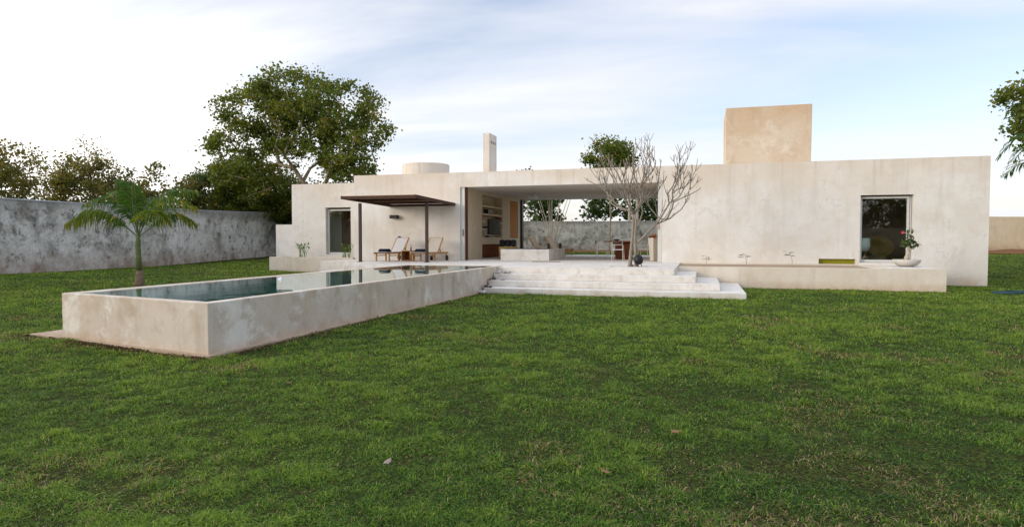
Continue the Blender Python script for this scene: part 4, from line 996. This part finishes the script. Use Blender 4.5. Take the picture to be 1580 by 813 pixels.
for i, (pl_, r0) in enumerate(LIM):
    S = branch_poly([zp(*p) for p in pl_], r0 * (1 if i < 3 else .85), .034 if i in (0, 1) else .013)
    if i > 1:
        n = len(S)
        for k in range(4, n - 2, 2):
            if rs.random() < .78:
                d = (S[k + 1] - S[k]).normalized(); sd = Vector((rs.uniform(-1, 1), rs.uniform(-1, 1), .75)).normalized(); twig(S[k], d * .6 + sd, rs.uniform(.28, .52), .0125, rs.choice((0, 1, 1, 2)))
        d = (S[-1] - S[-2]); 
        for q_ in range(2): twig(S[-1], d.normalized() + Vector((rs.uniform(-.7, .7), rs.uniform(-.7, .7), .2)), rs.uniform(.10, .22), .012, 0)
fb.v = [v for v in fb.v]; fb.build('branches', M['frangibark'], fg, True, smooth=True)
m = MB(); m.tube([(-.12, 0, -.02), (-.07, 0, .12)], [.12, .075], 9); m.tube([(.12, -.06, -.02), (.06, -.03, .14)], [.10, .06], 9); m.build('root_flare', M['frangibark'], fg, True, smooth=True)
sp_ = thing('spotlight', 'round black spotlight at the foot of the frangipani', 'spotlight', (-2.02, 21.45, TZ - .05))
m = MB(); m.lathe([(.02, .12), (.12, .16), (.155, .26), (.14, .36), (.08, .43), (.01, .45)], (0, 0, 0), 20); m.build('head', M['black'], sp_, True, smooth=True)
MB().tube([(.06, 0, 0), (.10, 0, .08), (.06, 0, .18)], .014, 6).build('bracket', M['black'], sp_, True)
MB().tube([(-.03, 0, 0), (-.02, 0, .16)], .014, 6).build('spike', M['black'], sp_, True)

# ------------------------------------------------------------------ trees
def T(x, y): return float(gz(x, y)) - .05
# the big one rising behind the left wing
tree('shade_tree', 'tall spreading shade tree rising behind the left wing of the house', (-25.0, 37, T(-25, 37)),
     [(-25.0, 37, .2), (-24.9, 37, 1.6), (-24.9, 37, 3.0), (-25.0, 37.1, 4.2), (-25.2, 37, 5.4)],
     [(-28.4, 37, 10.1, 2.8, 2.6, 1.7), (-25.7, 37, 10.9, 3.1, 3, 1.7), (-22.6, 37, 10.1, 2.9, 3, 1.7), (-29.8, 37, 8.0, 2.3, 2.4, 1.5), (-20.7, 37, 8.5, 1.7, 2.2, 1.4), (-29.2, 37, 5.9, 2.4, 2.2, 1.1), (-21.3, 36.5, 6.3, 1.7, 1.8, .7), (-27.4, 37.6, 4.6, 2.4, 2, 1.1), (-22.6, 37.2, 5.4, 2.0, 1.6, .8), (-25.4, 37.2, 7.7, 2.5, 2.4, 1.6), (-22.6, 36.8, 7.4, 1.8, 2, 1.2)],
     540, 76, .19, M['leaf'], M['bark'], 21, spread=.62, tip=.019, rmax=.45, shell=.55)
# trees and bushes beyond the left wall
def bush(label, x, y, w_, h, seed, mat, group, n=90, lv=95, size=.165, name='bushy_tree', spread=.6, bk=None, low=.25, shell=.3, tip=.01):
    g = T(x, y)
    tree(name, label, (x, y, g), [(x, y, g), (x, y, g + h * .15), (x + .1, y, g + h * .3)],
         [(x, y, g + h * (.5 + low / 2), w_, w_ * .8, h * (.5 - low / 2)), (x + w_ * .4, y, g + h * .5, w_ * .7, w_ * .6, h * .35), (x - w_ * .45, y, g + h * .55, w_ * .65, w_ * .6, h * .33)],
         n, lv, size, mat, bk or M['darkbark'], seed, spread, group, shell=shell, tip=tip, rmax=.25)
G1 = 'trees beyond the left wall'
bush('olive tree at the far left edge above the grey wall', -36, 24, 3.6, 7.0, 31, M['leafdry'], G1, 120, 100, .16)
bush('wispy open tree with thin twigs above the grey wall', -38, 31, 3.8, 8.1, 32, M['leafdry'], G1, 110, 50, .14, spread=.8, tip=.018)
bush('olive tree left of the palm with a rounded top', -35.5, 31, 3.5, 6.7, 33, M['leafdry'], G1, 130, 110, .16)
bush('low dark bush behind the palm crown', -36, 36.5, 3.6, 6.6, 34, M['leafdry'], G1, 90, 60, .2)
bush('thin pale bush in the gap right of the palm', -37, 43, 3.6, 7.2, 35, M['leafdry'], G1, 80, 30, .2, spread=.85)
bush('dense dark green tree left of the big shade tree', -33.5, 40, 3.0, 7.3, 36, M['leafdark'], G1, 150, 120, .165)
bush('yellowish tree in front of the big shade tree', -31.2, 39.5, 3.2, 7.4, 37, M['leaf'], G1, 150, 110, .18)
bush('dark bush low over the wall beside the house', -30.4, 42, 3.0, 6.2, 38, M['leafdark'], G1, 140, 110, .18)
bush('loose olive bush beside the left wing roof', -27.2, 41, 2.6, 5.9, 39, M['leafdry'], G1, 110, 80, .17)
bush('dark tree nearest the lower left edge of the view', -33.5, 16.5, 3.4, 6.6, 40, M['leafdry'], G1, 120, 100, .16)

for i, (x, y, h, w_) in enumerate([(2, -36, 9, 4.4), (11, -36, 10, 5), (20, -37, 8.6, 4.6), (29, -36, 9.4, 5), (-40, -22, 12, 6), (-48, -30, 13, 6.5), (-33, -33, 12, 6)]):  # last three added out of view to block sky reflected in the left window
    bush(['first', 'second', 'third', 'fourth', 'fifth, added', 'sixth, added', 'seventh, added'][i] + ' leafy tree behind the viewer, mirrored in the windows', x, y, w_, h, 70 + i, M['leafdry'], 'trees behind the viewer', 110, 60, .36, spread=1.1, low=.0)

# seen over the roof and through the living room
G2 = 'trees beyond the back wall'
def back(label, px_x, y, z0, z1, w_, seed, mat, n=110, lv=60, size=.26, name='round_tree', bk=None, spread=.8, shell=.3):
    g = T(px_x, y)
    tree(name, label, (px_x, y, g), [(px_x, y, g), (px_x + .1, y, g + (z0 - g) * .5), (px_x, y, z0)], [(px_x, y, (z0 + z1) / 2, w_, w_ * .8, (z1 - z0) / 2), (px_x + w_ * .3, y, z0 + (z1 - z0) * .4, w_ * .8, w_ * .7, (z1 - z0) * .38)], n, lv, size, mat, bk or M['bark'], seed, spread, G2, rmax=.3, shell=shell, tip=.014)
back('leafy rounded tree showing above the roof behind the frangipani', -6.95, 50, 6.1, 9.6, 1.75, 81, M['leaf'], 90, 80, .2, spread=.65)
back('tree top just peeping over the roof edge right of the chimney', -13.5, 50, 5.6, 7.5, .7, 82, M['leafdark'], 14, 40, .2, spread=.6)
back('dark leafy tree hanging over the back wall at the left of the opening', -15.6, 62, 2.6, 6.6, 2.8, 83, M['leafdark'], 52, 42, .34)
back('slim tree over the back wall in the middle of the opening', -10.2, 63, 3.4, 6.7, 1.8, 84, M['leafdark'], 34, 34, .34)
back('spreading tree over the back wall right of the middle', -6.6, 63, 3.2, 6.9, 2.6, 85, M['leafdark'], 36, 36, .34)
back('thin dark tree behind the frangipani trunk', -3.6, 63, 2.8, 6.6, 2.2, 86, M['leafdark'], 32, 36, .34)
back('small dark tree low beyond the right end of the house', 19.6, 66, 2.5, 5.9, 1.3, 87, M['leafdark'], 40, 60, .28)
# two slim pale trunks beyond the dining table
for i, (x, lab) in enumerate(((-6.6, 'straight pale trunk left of the frangipani beyond the room'), (-5.9, 'second straight pale trunk nearest the frangipani beyond the room'))):
    t = thing('slim_tree', lab, 'tree', (x, 60.5, T(x, 60.5)), 0, 'slim trunks beyond the room')
    MB().tube([(0, 0, 0), (.05, 0, 3), (0, 0, 6.2)], [.16, .13, .11], 8).build('trunk', M['palebark'], t, True)
    V, F = leaf_quads(np.random.default_rng(i + 4).normal(size=(220, 3)) * [.8, .8, .35] + [0, 0, 6.1], .3, rs0, .3); np_mesh('crown', V, F, M['leafdark'], t, rs0.random(len(F)))

# many stemmed pale tree in the back garden
bt_ = thing('multi_stem_tree', 'many stemmed pale barked tree in the back garden behind the bench', 'tree', (-9.6, 42, T(-9.6, 42)))
m = MB(); rs = random.Random(5)
for k in range(9):
    x = -.7 + k * .19 + rs.uniform(-.05, .05); m.tube([(x * .15, 0, 0), (x * .25, 0, .9), (x * .7, rs.uniform(-.3, .3), 2.2), (x * 1.5, rs.uniform(-.5, .5), 4.0), (x * 2.0, rs.uniform(-.6, .6), 5.0)], [.05, .035, .028, .02, .014], 6)
m.build('trunk', M['palebark'], bt_, True, smooth=True)
V, F = leaf_quads(np.random.default_rng(14).normal(size=(900, 3)) * [1.0, .8, .28] + [-.2, 0, 4.7], .24, rs0, .3); np_mesh('crown', V, F, M['leafdark'], bt_, rs0.random(len(F)))
# loungers in the back garden and their low wall
lounger('wooden lounger back seen beyond the bench, left one of the pair', (-8.15, 36.2, TZ + .003), R(160), M['browncanvas'], 'loungers on the rear terrace', .80, 54)
lounger('wooden lounger back seen beyond the bench, right one of the pair', (-7.2, 36.3, TZ + .003), R(160), M['browncanvas'], 'loungers on the rear terrace', .80, 54)
# agave and undergrowth near the back wall on the right
ag = thing('agave', 'bluish spiky agave by the back wall at the right of the opening', 'plant', (-2.8, 52, T(-2.8, 52)))
m = MB()
for k in range(18):
    a = k * 2.4; el = .4 + .5 * ((k * 7) % 5) / 5; d = Vector((math.cos(a) * (1 - el * .6), math.sin(a) * (1 - el * .6), el * 1.3)); s_ = Vector((-math.sin(a), math.cos(a), 0)) * .09
    m.face([-s_, s_, d * .7 + s_ * 1.2, d * 1.25, d * .7 - s_ * 1.2], .2)
m.build('leaves', plain('agave_leaf', (.08, .14, .14), .6), ag, True)

# tree leaning in at the right edge
tree('leaning_tree', 'small leaved tree reaching in at the right edge of the photo', (16.6, 34, T(16.6, 34)),
     [(16.6, 34, .1), (16.5, 34, 2), (16.4, 34, 4), (16.2, 34, 5.5)],
     [(15.2, 34, 7.6, 2.7, 2.2, 1.5), (16.0, 34, 6.3, 2.7, 2.2, 1.5), (14.6, 34, 6.4, 1.8, 1.8, .9)], 230, 90, .17, M['leaf'], M['bark'], 91, spread=.5, tip=.012, rmax=.25, asp=.34)

# ------------------------------------------------------------------ hose, pipe, leaf litter
hs = MB(); pts = []
for i in range(90):
    a = i * .32; r_ = .34 + .05 * math.sin(i * .7) ; pts.append((8.85 + r_ * 1.9 * math.cos(a) + i * .002, 22.3 + r_ * math.sin(a), .035 + i * .0006))
hs.tube(pts, .014, 6); tag(hs.build('garden_hose', M['hose'], smooth=True), 'coil of dark blue garden hose lying on the lawn at the right', 'hose')
hp = MB(); hp.tube([(12.5, 36.5, .14), (17, 37.6, .16), (26, 40, .2)], .03, 6); tag(hp.build('irrigation_pipe', M['black']), 'thin dark pipe lying across the far lawn on the right', 'pipe')
rs = random.Random(77)
fallen = [(-2.11, 4.06), (-.62, 4.3), (-.2, 5.4), (1.9, 6.2), (-4.3, 6.0)]
for i, (x, y) in enumerate(fallen):
    m = MB(); L_ = .045; m.v = [(-L_, 0, .012), (-L_ * .3, .02, 0), (L_ * .5, .018, .004), (L_, 0, .016), (L_ * .5, -.018, .006), (-L_ * .3, -.02, .002), (0, 0, .012)]
    m.f = [(0, 1, 6), (1, 2, 6), (2, 3, 6), (3, 4, 6), (4, 5, 6), (5, 0, 6)]; m.t = [0] * 6
    m.fix = False
    o = m.build('fallen_leaf', plain('dead_leaf', ((.34, .27, .21) if i == 0 else rs.choice([(.22, .12, .07), (.30, .2, .12)])), .8)); o.location = (x, y, float(gz(x, y)) + .045); o.rotation_euler = (rs.uniform(-.3, .3), rs.uniform(-.3, .3), rs.uniform(0, 6))
    tag(o, 'pale curled dead leaf lying on the near lawn, largest of them' if i == 0 else 'dry brown dead leaf lying on the grass', 'leaf', 'dead leaves on the lawn')
